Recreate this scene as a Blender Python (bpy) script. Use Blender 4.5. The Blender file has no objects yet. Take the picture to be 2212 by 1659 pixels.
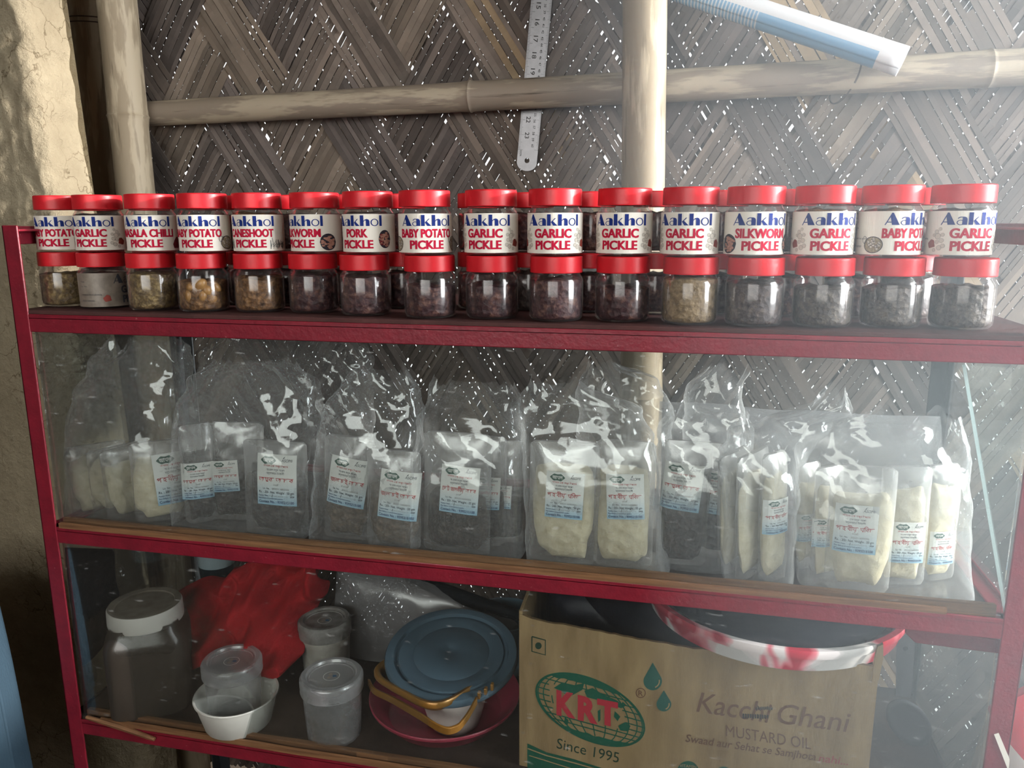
import bpy, bmesh, math, random
from math import sin, cos, pi, radians
from mathutils import Vector, Matrix, noise

random.seed(7)
S = bpy.context.scene
COL = S.collection

# ------------------------------------------------------------------ camera
CAM = Vector((0.9194, -0.9012, 0.4524)); YAW, PITCH, ROLL = -0.2242, 0.2060, 0.0031
FPX, CX, CY = 1680.78, 1106.0, 829.5
_f = Vector((sin(YAW)*cos(PITCH), cos(YAW)*cos(PITCH), -sin(PITCH)))
_r = Vector((cos(YAW), -sin(YAW), 0)); _d = _f.cross(_r)
RIGHT = cos(ROLL)*_r + sin(ROLL)*_d; DOWN = -sin(ROLL)*_r + cos(ROLL)*_d; FWD = _f
cam = bpy.data.cameras.new('camera'); cam.sensor_width = 36; cam.lens = FPX/2212*36
cam.clip_start = 0.01
co = bpy.data.objects.new('camera', cam); COL.objects.link(co)
M = Matrix.Identity(4)
for i in range(3):
    M[i][0] = RIGHT[i]; M[i][1] = -DOWN[i]; M[i][2] = -FWD[i]; M[i][3] = CAM[i]
co.matrix_world = M
S.camera = co

# ------------------------------------------------------------------ light
w = bpy.data.worlds.new('World'); S.world = w; w.use_nodes = True
bg = w.node_tree.nodes['Background']; bg.inputs[0].default_value = (0.93, 0.97, 1, 1); bg.inputs[1].default_value = 2.6

def area(name, loc, target, sx, sy, power, color=(1, 1, 1)):
    l = bpy.data.lights.new(name, 'AREA'); l.shape = 'RECTANGLE'; l.size = sx; l.size_y = sy; l.energy = power; l.color = color
    o = bpy.data.objects.new(name, l); COL.objects.link(o); o.location = loc
    o.rotation_euler = (Vector(target)-Vector(loc)).to_track_quat('-Z', 'Y').to_euler()
    return o
# daylight in the doorway of the right wall, and an added fill lamp in the front wall's gap
area('doorway_daylight', (3.1, -0.30, 0.95), (0.6, 0.15, 0.45), 1.5, 1.3, 170, (0.88, 0.95, 1.0))
area('front_fill', (0.50, -2.40, 0.80), (0.5, 0.1, 0.25), 1.8, 0.75, 22, (1.0, 0.955, 0.88))

sl = bpy.data.lights.new('low_sun', 'SUN'); sl.energy = 9.5; sl.angle = radians(2.5); sl.color = (1.0, 0.98, 0.95)
so = bpy.data.objects.new('low_sun', sl); COL.objects.link(so); so.location = (3, 0, 1.5)
so.rotation_euler = Vector((-1, -.012, -.17)).to_track_quat('-Z', 'Y').to_euler()
V = S.view_settings
S.display_settings.display_device = 'sRGB'
V.view_transform = 'Standard'; V.look = 'None'; V.exposure = 0.0; V.gamma = 1.0; V.use_curve_mapping = False
S.cycles.use_denoising = True
S.cycles.use_adaptive_sampling = True; S.cycles.adaptive_threshold = .09; S.cycles.adaptive_min_samples = 14
w.cycles.sampling_method = 'NONE'
S.cycles.transparent_max_bounces = 40
S.cycles.max_bounces = 7
S.cycles.diffuse_bounces = 3
S.cycles.sample_clamp_indirect = 6
GLARE_DENSITY = .30
S.cycles.caustics_reflective = False; S.cycles.caustics_refractive = False

# ------------------------------------------------------------------ pixels of the photograph to points in the place
def ray(px, py): return RIGHT*((px-CX)/FPX) + DOWN*((py-CY)/FPX) + FWD
def at_y(px, py, Y): d = ray(px, py); return CAM + d*((Y-CAM.y)/d.y)
def at_z(px, py, Z): d = ray(px, py); return CAM + d*((Z-CAM.z)/d.z)
def at_x(px, py, X): d = ray(px, py); return CAM + d*((X-CAM.x)/d.x)
def proj(P):
    q = Vector(P)-CAM; z = q.dot(FWD)
    return CX+FPX*q.dot(RIGHT)/z, CY+FPX*q.dot(DOWN)/z
def flat_dir(P): d = Vector((P[0]-CAM.x, P[1]-CAM.y, 0)); return d.normalized()
def standing(pl, pr, pb, Z):
    """centre on the plane Z and radius of a round thing whose silhouette spans pl..pr and whose nearest foot is at row pb"""
    P = at_z((pl+pr)/2, pb, Z); d = flat_dir(P); r = 0.05
    for _ in range(12):
        c = P + d*r
        z = (c-CAM).dot(FWD); a = math.atan(abs((c-CAM).dot(RIGHT))/z)
        r = (pr-pl)/2*z*cos(a)/FPX
    return c, r
def height_at(px, py, c):
    """height of the point seen at px, py on the vertical plane through c that faces the camera"""
    d = ray(px, py); h = flat_dir(c); t = ((c-CAM).dot(h))/d.dot(h); return (CAM+d*t).z

# ------------------------------------------------------------------ materials
def lin(c):
    return tuple(((v/255)/12.92 if v/255 <= .04045 else ((v/255+.055)/1.055)**2.4) for v in c)
class N:
    def __init__(s, name):
        s.m = bpy.data.materials.new(name); s.m.use_nodes = True; s.t = s.m.node_tree; s.t.nodes.clear()
        s.out = s.t.nodes.new('ShaderNodeOutputMaterial')
    def n(s, typ, **kw):
        nd = s.t.nodes.new(typ)
        for k, v in kw.items():
            if k.startswith('i_'): nd.inputs[int(k[2:]) if k[2:].isdigit() else k[2:]].default_value = v
            else: setattr(nd, k, v)
        return nd
    def l(s, a, b): s.t.links.new(a, b)
    def surf(s, sh): s.l(sh, s.out.inputs[0])
    def coords(s, scale=(1, 1, 1), uv=False):
        tc = s.n('ShaderNodeTexCoord'); mp = s.n('ShaderNodeMapping'); mp.inputs['Scale'].default_value = scale
        s.l(tc.outputs['UV' if uv else 'Object'], mp.inputs[0]); return mp.outputs[0]
    def noise(s, vec, scale, detail=4, rough=.55):
        nd = s.n('ShaderNodeTexNoise'); nd.inputs['Scale'].default_value = scale; nd.inputs['Detail'].default_value = detail
        nd.inputs['Roughness'].default_value = rough; s.l(vec, nd.inputs['Vector']); return nd.outputs[0]
    def ramp(s, fac, stops):
        r = s.n('ShaderNodeValToRGB'); e = r.color_ramp.elements
        while len(e) > 1: e.remove(e[0])
        for i, (p, c) in enumerate(stops):
            el = e[0] if i == 0 else e.new(p)
            el.position = p; el.color = (*c, 1) if len(c) == 3 else c
        s.l(fac, r.inputs[0]); return r.outputs[0]
    def bump(s, h, strength, dist=.002):
        b = s.n('ShaderNodeBump'); b.inputs['Strength'].default_value = strength; b.inputs['Distance'].default_value = dist
        s.l(h, b.inputs['Height']); return b.outputs[0]
    def mixf(s, fac, a, b):
        mx = s.n('ShaderNodeMixShader')
        if isinstance(fac, float): mx.inputs[0].default_value = fac
        else: s.l(fac, mx.inputs[0])
        s.l(a, mx.inputs[1]); s.l(b, mx.inputs[2]); return mx.outputs[0]
def bsdf(n, col, rough=.5, spec=.5, metal=0, normal=None):
    p = n.n('ShaderNodeBsdfPrincipled')
    if isinstance(col, tuple): p.inputs['Base Color'].default_value = (*col, 1)
    else: n.l(col, p.inputs['Base Color'])
    p.inputs['Roughness'].default_value = rough; p.inputs['Specular IOR Level'].default_value = spec; p.inputs['Metallic'].default_value = metal
    if normal is not None: n.l(normal, p.inputs['Normal'])
    return p
MATS = {}
def mat(name, rgb, rough=.5, spec=.4, metal=0, var=.0, scale=40, bump=0, bscale=None, stretch=(1, 1, 1), rgb2=None, lo=.3, hi=.7):
    if name in MATS: return MATS[name]
    n = N(name); c = lin(rgb); vec = n.coords(stretch)
    col = c; nrm = None
    if var or rgb2:
        c2 = lin(rgb2) if rgb2 else tuple(v*(1-var) for v in c)
        col = n.ramp(n.noise(vec, scale), [(lo, c), (hi, c2)])
    if bump: nrm = n.bump(n.noise(vec, bscale or scale*2), bump)
    n.surf(bsdf(n, col, rough, spec, metal, nrm).outputs[0]); MATS[name] = n.m; return n.m

def film(name, base, facing, milk, rough=.12, tint=(1, 1, 1), crease=0, cscale=30, milkcol=(.92, .93, .95), trans=.0, clear_foot=None):
    """thin clear plastic or glass: see-through, with gloss and a little milkiness of its own"""
    n = N(name); vec = n.coords()
    nrm = None
    if crease:
        nz = n.n('ShaderNodeTexNoise', noise_type='RIDGED_MULTIFRACTAL'); nz.inputs['Scale'].default_value = cscale*.42; nz.inputs['Detail'].default_value = 1.5; n.l(vec, nz.inputs['Vector'])
        nrm = n.bump(nz.outputs[0], crease, .012)
    tr = n.n('ShaderNodeBsdfTransparent'); tr.inputs[0].default_value = (*tint, 1)
    gl = n.n('ShaderNodeBsdfGlossy'); gl.inputs['Roughness'].default_value = rough; gl.inputs[0].default_value = (1, 1, 1, 1)
    df = n.n('ShaderNodeBsdfDiffuse'); df.inputs[0].default_value = (*milkcol, 1)
    if nrm is not None: n.l(nrm, gl.inputs['Normal'])
    body = df.outputs[0]
    if trans:
        tl = n.n('ShaderNodeBsdfTranslucent'); tl.inputs[0].default_value = (*milkcol, 1); body = n.mixf(trans, body, tl.outputs[0])
    op = n.mixf(milk, gl.outputs[0], body)
    lw = n.n('ShaderNodeLayerWeight'); lw.inputs['Blend'].default_value = .35
    if nrm is not None: n.l(nrm, lw.inputs['Normal'])
    ma = n.n('ShaderNodeMath', operation='MULTIPLY_ADD', use_clamp=True); n.l(lw.outputs['Facing'], ma.inputs[0]); ma.inputs[1].default_value = facing; ma.inputs[2].default_value = base
    if clear_foot:   # clings to what it holds low down, frosted above
        sp = n.n('ShaderNodeSeparateXYZ'); n.l(vec, sp.inputs[0])
        mr = n.n('ShaderNodeMapRange'); n.l(sp.outputs[2], mr.inputs[0]); mr.inputs[1].default_value = clear_foot[0]; mr.inputs[2].default_value = clear_foot[1]; mr.inputs[3].default_value = base*.3; mr.inputs[4].default_value = base*1.25
        n.l(mr.outputs[0], ma.inputs[2])
    n.surf(n.mixf(ma.outputs[0], tr.outputs[0], op)); MATS[name] = n.m; return n.m

def glass_mat():
    n = N('dusty_glass'); vec = n.coords()
    tr = n.n('ShaderNodeBsdfTransparent'); tr.inputs[0].default_value = (.95, .97, .965, 1)
    gl = n.n('ShaderNodeBsdfGlossy'); gl.inputs['Roughness'].default_value = .03
    df = n.n('ShaderNodeBsdfDiffuse'); df.inputs[0].default_value = (.8, .82, .82, 1)
    fr = n.n('ShaderNodeFresnel'); fr.inputs[0].default_value = 1.45
    fm = n.n('ShaderNodeMath', operation='MULTIPLY'); n.l(fr.outputs[0], fm.inputs[0]); fm.inputs[1].default_value = .4
    a = n.mixf(fm.outputs[0], tr.outputs[0], gl.outputs[0])
    s1 = n.n('ShaderNodeMapping'); s1.inputs['Scale'].default_value = (30, 30, 150); s1.inputs['Rotation'].default_value = (0, .9, 0); n.l(vec, s1.inputs[0])
    ad = n.n('ShaderNodeMapRange'); n.l(n.noise(s1.outputs[0], 1.4, 1), ad.inputs[0]); ad.inputs[1].default_value = .72; ad.inputs[2].default_value = .80; ad.inputs[3].default_value = 0; ad.inputs[4].default_value = .16
    dust = n.n('ShaderNodeMath', operation='ADD', use_clamp=True); n.l(ad.outputs[0], dust.inputs[0]); dust.inputs[1].default_value = .008
    n.surf(n.mixf(dust.outputs[0], a, df.outputs[0])); return n.m
GLASS = glass_mat()

def weave_mat():
    n = N('split_bamboo'); uv = n.coords((6, 160, 1), uv=True)
    at = n.n('ShaderNodeVertexColor', layer_name='tint')
    f = n.noise(uv, 1.0, 6, .65)
    g = n.ramp(f, [(.25, (.45, .45, .45)), (.5, (.95, .95, .95)), (.75, (1.25, 1.2, 1.15))])
    mx = n.n('ShaderNodeMix', data_type='RGBA', blend_type='MULTIPLY'); mx.inputs[0].default_value = 1
    n.l(at.outputs[0], mx.inputs[6]); n.l(g, mx.inputs[7])
    n.surf(bsdf(n, mx.outputs[2], .75, .2, 0, n.bump(f, .5, .001)).outputs[0]); return n.m
def bamboo_mat(name, axis, rgb=(188, 170, 138), rgb2=(150, 132, 106), dirt=(96, 84, 70)):
    n = N(name); st = [14, 14, 14]; st[axis] = 2.2
    vec = n.coords(tuple(st))
    a = n.noise(vec, 2.2, 5, .6); st2 = [60, 60, 60]; st2[axis] = 3; b = n.noise(n.coords(tuple(st2)), 2.0, 4, .6)
    c1 = n.ramp(a, [(.44, lin(rgb)), (.50, lin(rgb2))])
    c2 = n.ramp(b, [(.26, lin(dirt)), (.38, (1, 1, 1))])
    mx = n.n('ShaderNodeMix', data_type='RGBA', blend_type='MULTIPLY'); mx.inputs[0].default_value = .75
    n.l(c1, mx.inputs[6]); n.l(c2, mx.inputs[7])
    n.surf(bsdf(n, mx.outputs[2], .55, .3, 0, n.bump(a, .25, .002)).outputs[0]); return n.m
def mud_mat():
    n = N('mud_plaster'); vec = n.coords()
    a = n.noise(vec, 9, 8, .65)
    v = n.n('ShaderNodeTexVoronoi', feature='DISTANCE_TO_EDGE'); v.inputs['Scale'].default_value = 13
    nz = n.n('ShaderNodeTexNoise'); nz.inputs['Scale'].default_value = 14; nz.inputs['Detail'].default_value = 5; n.l(vec, nz.inputs['Vector'])
    ad = n.n('ShaderNodeVectorMath', operation='MULTIPLY_ADD'); ad.inputs[1].default_value = (.12, .12, .12)
    n.l(nz.outputs['Color'], ad.inputs[0]); n.l(vec, ad.inputs[2]); n.l(ad.outputs[0], v.inputs['Vector'])
    cr = n.ramp(v.outputs['Distance'], [(.0, (.45, .42, .38)), (.018, (1, 1, 1))])
    where = n.ramp(n.noise(vec, 5, 2), [(.48, (1, 1, 1)), (.56, (0, 0, 0))])
    m1 = n.n('ShaderNodeMix', data_type='RGBA'); n.l(where, m1.inputs[0]); n.l(cr, m1.inputs[6]); m1.inputs[7].default_value = (1, 1, 1, 1)
    c = n.ramp(a, [(.3, lin((158, 146, 122))), (.7, lin((186, 174, 148)))])
    mx = n.n('ShaderNodeMix', data_type='RGBA', blend_type='MULTIPLY'); mx.inputs[0].default_value = 1
    n.l(c, mx.inputs[6]); n.l(m1.outputs[2], mx.inputs[7])
    hh = n.n('ShaderNodeMath', operation='MULTIPLY_ADD'); n.l(n.noise(vec, 55, 8, .7), hh.inputs[0]); hh.inputs[1].default_value = .5; n.l(a, hh.inputs[2])
    n.surf(bsdf(n, mx.outputs[2], .95, .1, 0, n.bump(hh.outputs[0], 1.0, .02)).outputs[0]); return n.m
def red_paint():
    n = N('red_oxide_paint'); vec = n.coords()
    c = n.ramp(n.noise(vec, 30, 6, .7), [(.3, lin((136, 28, 46))), (.7, lin((110, 23, 38)))])
    d = n.ramp(n.noise(vec, 190, 2), [(.70, (0, 0, 0)), (.78, (.55, .55, .55))])
    m1 = n.n('ShaderNodeMix', data_type='RGBA'); n.l(d, m1.inputs[0]); n.l(c, m1.inputs[6]); m1.inputs[7].default_value = (*lin((175, 120, 120)), 1)
    n.surf(bsdf(n, m1.outputs[2], .38, .5, 0, n.bump(n.noise(vec, 160, 3), .3, .0015)).outputs[0]); return n.m
WEAVE = weave_mat(); MUD = mud_mat(); REDP = red_paint()
BAM_V = bamboo_mat('bamboo_upright', 2, (182, 168, 144), (152, 138, 116), (104, 94, 82)); BAM_H = bamboo_mat('bamboo_rail', 2, (170, 158, 138), (138, 126, 112), (96, 88, 78))
LIDRED = mat('red_lid_plastic', (206, 34, 44), .38, .4)
PET = film('clear_jar_plastic', .03, .50, .10, .13)
PAPER = mat('label_paper', (236, 231, 220), .55, .2)
BLUEI = mat('navy_ink', (30, 50, 122), .6, .12); REDI = mat('crimson_ink', (186, 24, 58), .6, .12); GREYI = mat('grey_ink', (150, 146, 138), .5)
WOOD = mat('bead_wood', (140, 102, 70), .55, .3, rgb2=(100, 70, 48), scale=6, stretch=(2, 40, 40))
BOARD = mat('maroon_board', (88, 54, 52), .75, .2, rgb2=(64, 44, 42), scale=14, bump=.3, bscale=90)
DARKBOARD = mat('dusty_dark_board', (70, 58, 52), .8, .2, rgb2=(52, 44, 40), scale=16, bump=.3, bscale=80)

# ------------------------------------------------------------------ geometry
class G:
    def __init__(s): s.v = []; s.f = []; s.m = []; s.s = []; s.uv = None; s.col = None
    def add(s, vs, fs, mi=0, smooth=False):
        k = len(s.v); s.v += [tuple(v) for v in vs]
        for f in fs: s.f.append(tuple(i+k for i in f)); s.m.append(mi); s.s.append(smooth)
        return s
    def box(s, x0, x1, y0, y1, z0, z1, mi=0):
        return s.add([(x0, y0, z0), (x1, y0, z0), (x1, y1, z0), (x0, y1, z0), (x0, y0, z1), (x1, y0, z1), (x1, y1, z1), (x0, y1, z1)],
                     [(0, 3, 2, 1), (4, 5, 6, 7), (0, 1, 5, 4), (1, 2, 6, 5), (2, 3, 7, 6), (3, 0, 4, 7)], mi)
    def lathe(s, prof, n=36, c=(0, 0, 0), mi=0, se=None, wob=None, rot=0):
        """profile of (r, z); r = 0 closes on the axis; se = superellipse exponent for rounded squares"""
        vs = []; idx = []
        for (r, z) in prof:
            if r < 1e-7: idx.append([len(vs)]); vs.append((c[0], c[1], c[2]+z)); continue
            row = []
            for k in range(n):
                a = 2*pi*k/n; q = 1
                if se: q = (abs(cos(a))**se+abs(sin(a))**se)**(-1/se)
                rr = r*q; zz = z
                if wob: rr, zz = wob(a, rr, zz)
                row.append(len(vs)); vs.append((c[0]+rr*cos(a+rot), c[1]+rr*sin(a+rot), c[2]+zz))
            idx.append(row)
        fs = []
        for A, B in zip(idx, idx[1:]):
            if len(A) == 1 and len(B) == 1: continue
            for k in range(n):
                k2 = (k+1) % n
                if len(A) == 1: fs.append((A[0], B[k2], B[k]))
                elif len(B) == 1: fs.append((A[k], A[k2], B[0]))
                else: fs.append((A[k], A[k2], B[k2], B[k]))
        return s.add(vs, fs, mi, True)
    def tube(s, pts, r, n=8, mi=0, cap=True):
        pts = [Vector(p) for p in pts]; vs = []; fs = []; prev = None
        for i, p in enumerate(pts):
            t = (pts[min(i+1, len(pts)-1)]-pts[max(i-1, 0)]).normalized()
            if prev is None: a = t.orthogonal().normalized()
            else: a = (prev-t*prev.dot(t)).normalized()
            prev = a; b = t.cross(a); rr = r[i] if isinstance(r, (list, tuple)) else r
            for k in range(n): vs.append(p+(a*cos(2*pi*k/n)+b*sin(2*pi*k/n))*rr)
        for i in range(len(pts)-1):
            for k in range(n): fs.append((i*n+k, i*n+(k+1) % n, (i+1)*n+(k+1) % n, (i+1)*n+k))
        if cap: fs.append(tuple(range(n))[::-1]); fs.append(tuple((len(pts)-1)*n+k for k in range(n)))
        return s.add(vs, fs, mi, True)
    def prism(s, poly, y0, y1, mi=0):
        """polygon in x, z carried from y0 to y1"""
        n = len(poly); vs = [(x, y0, z) for x, z in poly]+[(x, y1, z) for x, z in poly]
        fs = [tuple(range(n)), tuple(range(n, 2*n))[::-1]]+[(k, k+n, (k+1) % n+n, (k+1) % n) for k in range(n)]
        return s.add(vs, fs, mi)
    def map(s, fn, start=0): s.v[start:] = [tuple(fn(*v)) for v in s.v[start:]]; return s
    def mesh(s, name, mats):
        me = bpy.data.meshes.new(name); me.from_pydata(s.v, [], s.f)
        for m in mats: me.materials.append(m)
        me.polygons.foreach_set('material_index', s.m); me.polygons.foreach_set('use_smooth', s.s)
        if any(s.s): me.set_sharp_from_angle(angle=radians(42))
        me.update(); return me
    def build(s, name, mats, parent=None, loc=None):
        if not isinstance(mats, (list, tuple)): mats = [mats]
        o = bpy.data.objects.new(name, s.mesh(name, mats)); COL.objects.link(o)
        if parent: o.parent = parent
        if loc is not None: o.location = loc
        return o
def fixn(o):
    bm = bmesh.new(); bm.from_mesh(o.data); bmesh.ops.recalc_face_normals(bm, faces=bm.faces); bm.to_mesh(o.data); bm.free(); return o
def empty(name, label, cat, loc=(0, 0, 0), rz=0, group=None):
    o = bpy.data.objects.new(name, None); COL.objects.link(o); o.location = loc; o.rotation_euler = (0, 0, rz); o.empty_display_size = .02
    return tag(o, label, cat, group)
def tag(o, label, cat, group=None):
    o['label'] = label; o['category'] = cat
    if group: o['group'] = group
    return o
def struct(o, label=None): 
    o['kind'] = 'structure'
    if label: o['label'] = label
    return o
def bevel(o, wd=.001, seg=2):
    m = o.modifiers.new('bevel', 'BEVEL'); m.width = wd; m.segments = seg; m.limit_method = 'ANGLE'; return o
def fbm(p, s, o=4): return noise.fractal(Vector(p)*s, 1.0, 2.0, o)
def ridge(p, s): 
    p = Vector(p)*s
    return (1-abs(noise.noise(p)))*.6+(1-abs(noise.noise(p*2.1+Vector((3, 7, 1)))))*.3-.55

# ------------------------------------------------------------------ lettering
_tc = {}
def glyphs(s, bold=0.0):
    k = (s, bold)
    if k not in _tc:
        c = bpy.data.curves.new('text_tmp', 'FONT'); c.body = s; c.resolution_u = 3; c.offset = bold
        o = bpy.data.objects.new('text_tmp', c); COL.objects.link(o); bpy.context.view_layer.update()
        me = o.to_mesh()
        vs = [(v.co.x, v.co.y) for v in me.vertices]; fs = [tuple(p.vertices) for p in me.polygons]
        o.to_mesh_clear(); bpy.data.objects.remove(o); bpy.data.curves.remove(c)
        if not vs: vs = [(0, 0)]
        _tc[k] = (vs, fs, min(v[0] for v in vs), max(v[0] for v in vs))
    return _tc[k]
def text(g, s, x0, x1, base, cap, y=0.0, mi=0, bold=0.0, shear=0.0, capn=.7):
    """set s between x0 and x1 on the baseline base with capital height cap, in the plane y, facing -y"""
    vs, fs, a, b = glyphs(s, bold); sx = (x1-x0)/max(b-a, 1e-6); sz = cap/capn
    g.add([(x0+(vx-a)*sx+vz*sz*shear, y, base+vz*sz) for vx, vz in vs], fs, mi); return g
AAK = {'A': (1.06, [[(0, 0), (.08, 0), (.50, .92), (.45, 1)], [(.43, 1), (.56, 1), (1.02, 0), (.50, 0), (.36, .72)], [(.11, .2), (.58, .2), (.58, .27), (.14, .27)]]),
       'a': (.78, [[(.38, 0), (.70, 0), (.70, .46), (.64, .6), (.52, .66), (.38, .62)], [(.07, .5), (.12, .6), (.25, .66), (.5, .66), (.5, .6), (.27, .6), (.17, .55), (.12, .48)]]),
       'k': (.88, [[(0, 0), (.3, 0), (.3, 1), (0, 1)], [(.3, .3), (.62, .66), (.71, .66), (.36, .27)], [(.32, .33), (.44, .44), (.84, 0), (.5, 0)]]),
       'h': (.88, [[(0, 0), (.3, 0), (.3, 1), (0, 1)], [(.5, 0), (.8, 0), (.8, .45), (.73, .6), (.58, .66), (.42, .61), (.3, .48), (.3, .40), (.42, .53), (.5, .5)]]),
       'o': (.76, []), 'l': (.22, [[(0, 0), (.22, 0), (.22, 1), (0, 1)]])}
def ring(cx, cz, rx, rz, t, n=24, tx=None):
    tx = tx or t; vs = []; fs = []
    for k in range(n):
        a = 2*pi*k/n; vs += [(cx+rx*cos(a), cz+rz*sin(a)), (cx+(rx-tx)*cos(a), cz+(rz-t)*sin(a))]
    for k in range(n): j = (k+1) % n; fs.append((2*k, 2*j, 2*j+1, 2*k+1))
    return vs, fs
def disc(cx, cz, rx, rz, n=14, rot=0): return [(cx+rx*cos(2*pi*k/n+rot), cz+rz*sin(2*pi*k/n+rot)) for k in range(n)]
def poly(g, pts, y, mi, step=0):
    if not step: g.add([(x, y, z) for x, z in pts], [tuple(range(len(pts)))], mi); return
    # a convex shape in narrow upright strips, so that it can be bent round a jar
    x0, x1 = min(p[0] for p in pts), max(p[0] for p in pts); n = max(1, math.ceil((x1-x0)/step)); vs = []
    for k in range(n+1):
        x = min(max(x0+(x1-x0)*k/n, x0+1e-7), x1-1e-7); zs = []
        for i in range(len(pts)):
            (ax, az_), (bx, bz) = pts[i], pts[(i+1) % len(pts)]
            if (ax-x)*(bx-x) <= 0 and abs(bx-ax) > 1e-12: zs.append(az_+(bz-az_)*(x-ax)/(bx-ax))
        zs = zs or [pts[0][1]]; vs += [(x, y, min(zs)), (x, y, max(zs))]
    g.add(vs, [(2*k, 2*k+2, 2*k+3, 2*k+1) for k in range(n)], mi)
def aakhol(g, xc, base, cap, width, y, mi):
    tot = sum(AAK[c][0] for c in 'Aakho')+.22; sx = width/tot; x = xc-width/2
    for c in 'Aakhol':
        adv, ps = AAK[c]
        for p in ps: poly(g, [(x+a*sx, base+b*cap) for a, b in p], y, mi)
        if c == 'a': vs, fs = ring(.28, .19, .26, .21, .05, 18, .07); g.add([(x+a*sx, y, base+b*cap) for a, b in vs], fs, mi)
        if c == 'o': vs, fs = ring(.34, .33, .34, .345, .07, 24, .10); g.add([(x+a*sx, y, base+b*cap) for a, b in vs], fs, mi)
        x += adv*sx

# ------------------------------------------------------------------ the setting
def weave():
    g = G(); X0, X1, Z0, Z1 = -.80, 2.0, -.8, 1.30; Yw = .525; al = radians(57.5); wb = .104; ns = 10; A = .0024; th = .0007
    ca, sa = cos(al), sin(al); uv = []; cols = []; rnd = random.Random(3)
    offp = 0.4097*sa-.7273*ca; offq = .4097*sa+.7273*ca
    bases = [(108, 98, 91), (96, 88, 83), (114, 104, 96), (120, 109, 98), (90, 83, 79), (104, 96, 92)]
    for fam in (0, 1):
        d = Vector((ca, 0, sa)) if fam == 0 else Vector((ca, 0, -sa))
        nrm = Vector((sa, 0, -ca)) if fam == 0 else Vector((sa, 0, ca))
        off = offp if fam == 0 else offq; off2 = offq if fam == 0 else offp
        corners = [Vector((x, 0, z)) for x in (X0, X1) for z in (Z0, Z1)]
        pmin = min(c.dot(nrm) for c in corners); pmax = max(c.dot(nrm) for c in corners)
        i0 = math.floor((pmin-off)/wb); i1 = math.ceil((pmax-off)/wb)
        # speed of the other family's coordinate along this one
        sp = (Vector((sa, 0, ca)) if fam == 0 else Vector((sa, 0, -ca))).dot(d)
        for i in range(i0, i1):
            btint = rnd.choice(bases); pale = rnd.random() < .035
            x = 0.0; cuts = []
            for k in range(ns): cuts.append(rnd.uniform(.75, 1.25))
            tot = sum(cuts); acc = 0
            for k in range(ns):
                wk = cuts[k]/tot*wb; pc = off+i*wb+acc+wk/2; acc += wk
                hw = wk/2*(1-rnd.choice([.0, .01, .02, .03, .05, .06, .08, .11, .16, .26])*rnd.uniform(.6, 1.1))
                if k in (0, ns-1):
                    cut = rnd.choice([.0004, .0010, .0016, .0022, .0030]); hw -= cut/2; pc += cut/2 if k == 0 else -cut/2
                tf_ = rnd.uniform(.82, 1.16); t3 = [v*tf_ for v in btint]
                if pale and rnd.random() < .6: t3 = [158, 138, 112]
                tint = (*lin(t3), 1)
                # extent along d
                ts = []
                base = nrm*pc
                for (c0, c1, ax) in ((X0, X1, 0), (Z0, Z1, 2)):
                    dd = d[ax]; ta = (c0-base[ax])/dd; tb = (c1-base[ax])/dd; ts.append((min(ta, tb), max(ta, tb)))
                t0 = max(a for a, b in ts); t1 = min(b for a, b in ts)
                if t1-t0 < .02: continue
                on = (Vector((sa, 0, ca)) if fam == 0 else Vector((sa, 0, -ca)))
                def q(t): return ((base+d*t).dot(on)-off2)/wb
                n = max(2, int(abs(q(t1)-q(t0))*4)+1)
                skip = set()
                if rnd.random() < .5:
                    s0 = rnd.randrange(n); skip = set(range(s0, s0+rnd.choice([1, 1, 2])))
                k0 = len(g.v); wav = rnd.uniform(0, 6)
                zr = rnd.uniform(-.0006, .0006)
                for m in range(n+1):
                    t = t0+(t1-t0)*m/n; qq = q(t); j = math.floor(qq); fr = qq-j
                    def sgn(jj):
                        a, b = (i, jj) if fam == 0 else (jj, i)
                        o = 1 if ((a+b+1) % 4) < 2 else -1
                        return o if fam == 0 else -o
                    s0_ = sgn(j)
                    if fr < .12: hgt = (sgn(j-1)+(s0_-sgn(j-1))*(.5+fr/.24))
                    elif fr > .88: hgt = (s0_+(sgn(j+1)-s0_)*((fr-.88)/.24))
                    else: hgt = s0_
                    y = Yw-A*hgt+zr
                    P = base+d*t+nrm*(.0009*sin(t*9+wav))
                    for (a, b) in ((-hw, -th), (hw, -th), (hw, th), (-hw, th)):
                        v = P+nrm*a; g.v.append((v.x, y+b, v.z))
                for m in range(n):
                    if m in skip: continue
                    a = k0+m*4; b = a+4
                    for e in range(4):
                        e2 = (e+1) % 4; g.f.append((a+e, b+e, b+e2, a+e2)); g.m.append(0); g.s.append(False)
                        for vi in (m, m+1, m+1, m):
                            uv.append((t0+(t1-t0)*vi/n+pc*3.1, pc+(.003 if e in (0, 1) else 0))); cols.append(tint)
    me = g.mesh('wall_back', [WEAVE])
    ul = me.uv_layers.new(name='uv'); ul.data.foreach_set('uv', [c for p in uv for c in p])
    ca_ = me.color_attributes.new('tint', 'FLOAT_COLOR', 'CORNER'); ca_.data.foreach_set('color', [c for p in cols for c in p])
    o = bpy.data.objects.new('wall_back', me); COL.objects.link(o); struct(o); return o
weave()

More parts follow.
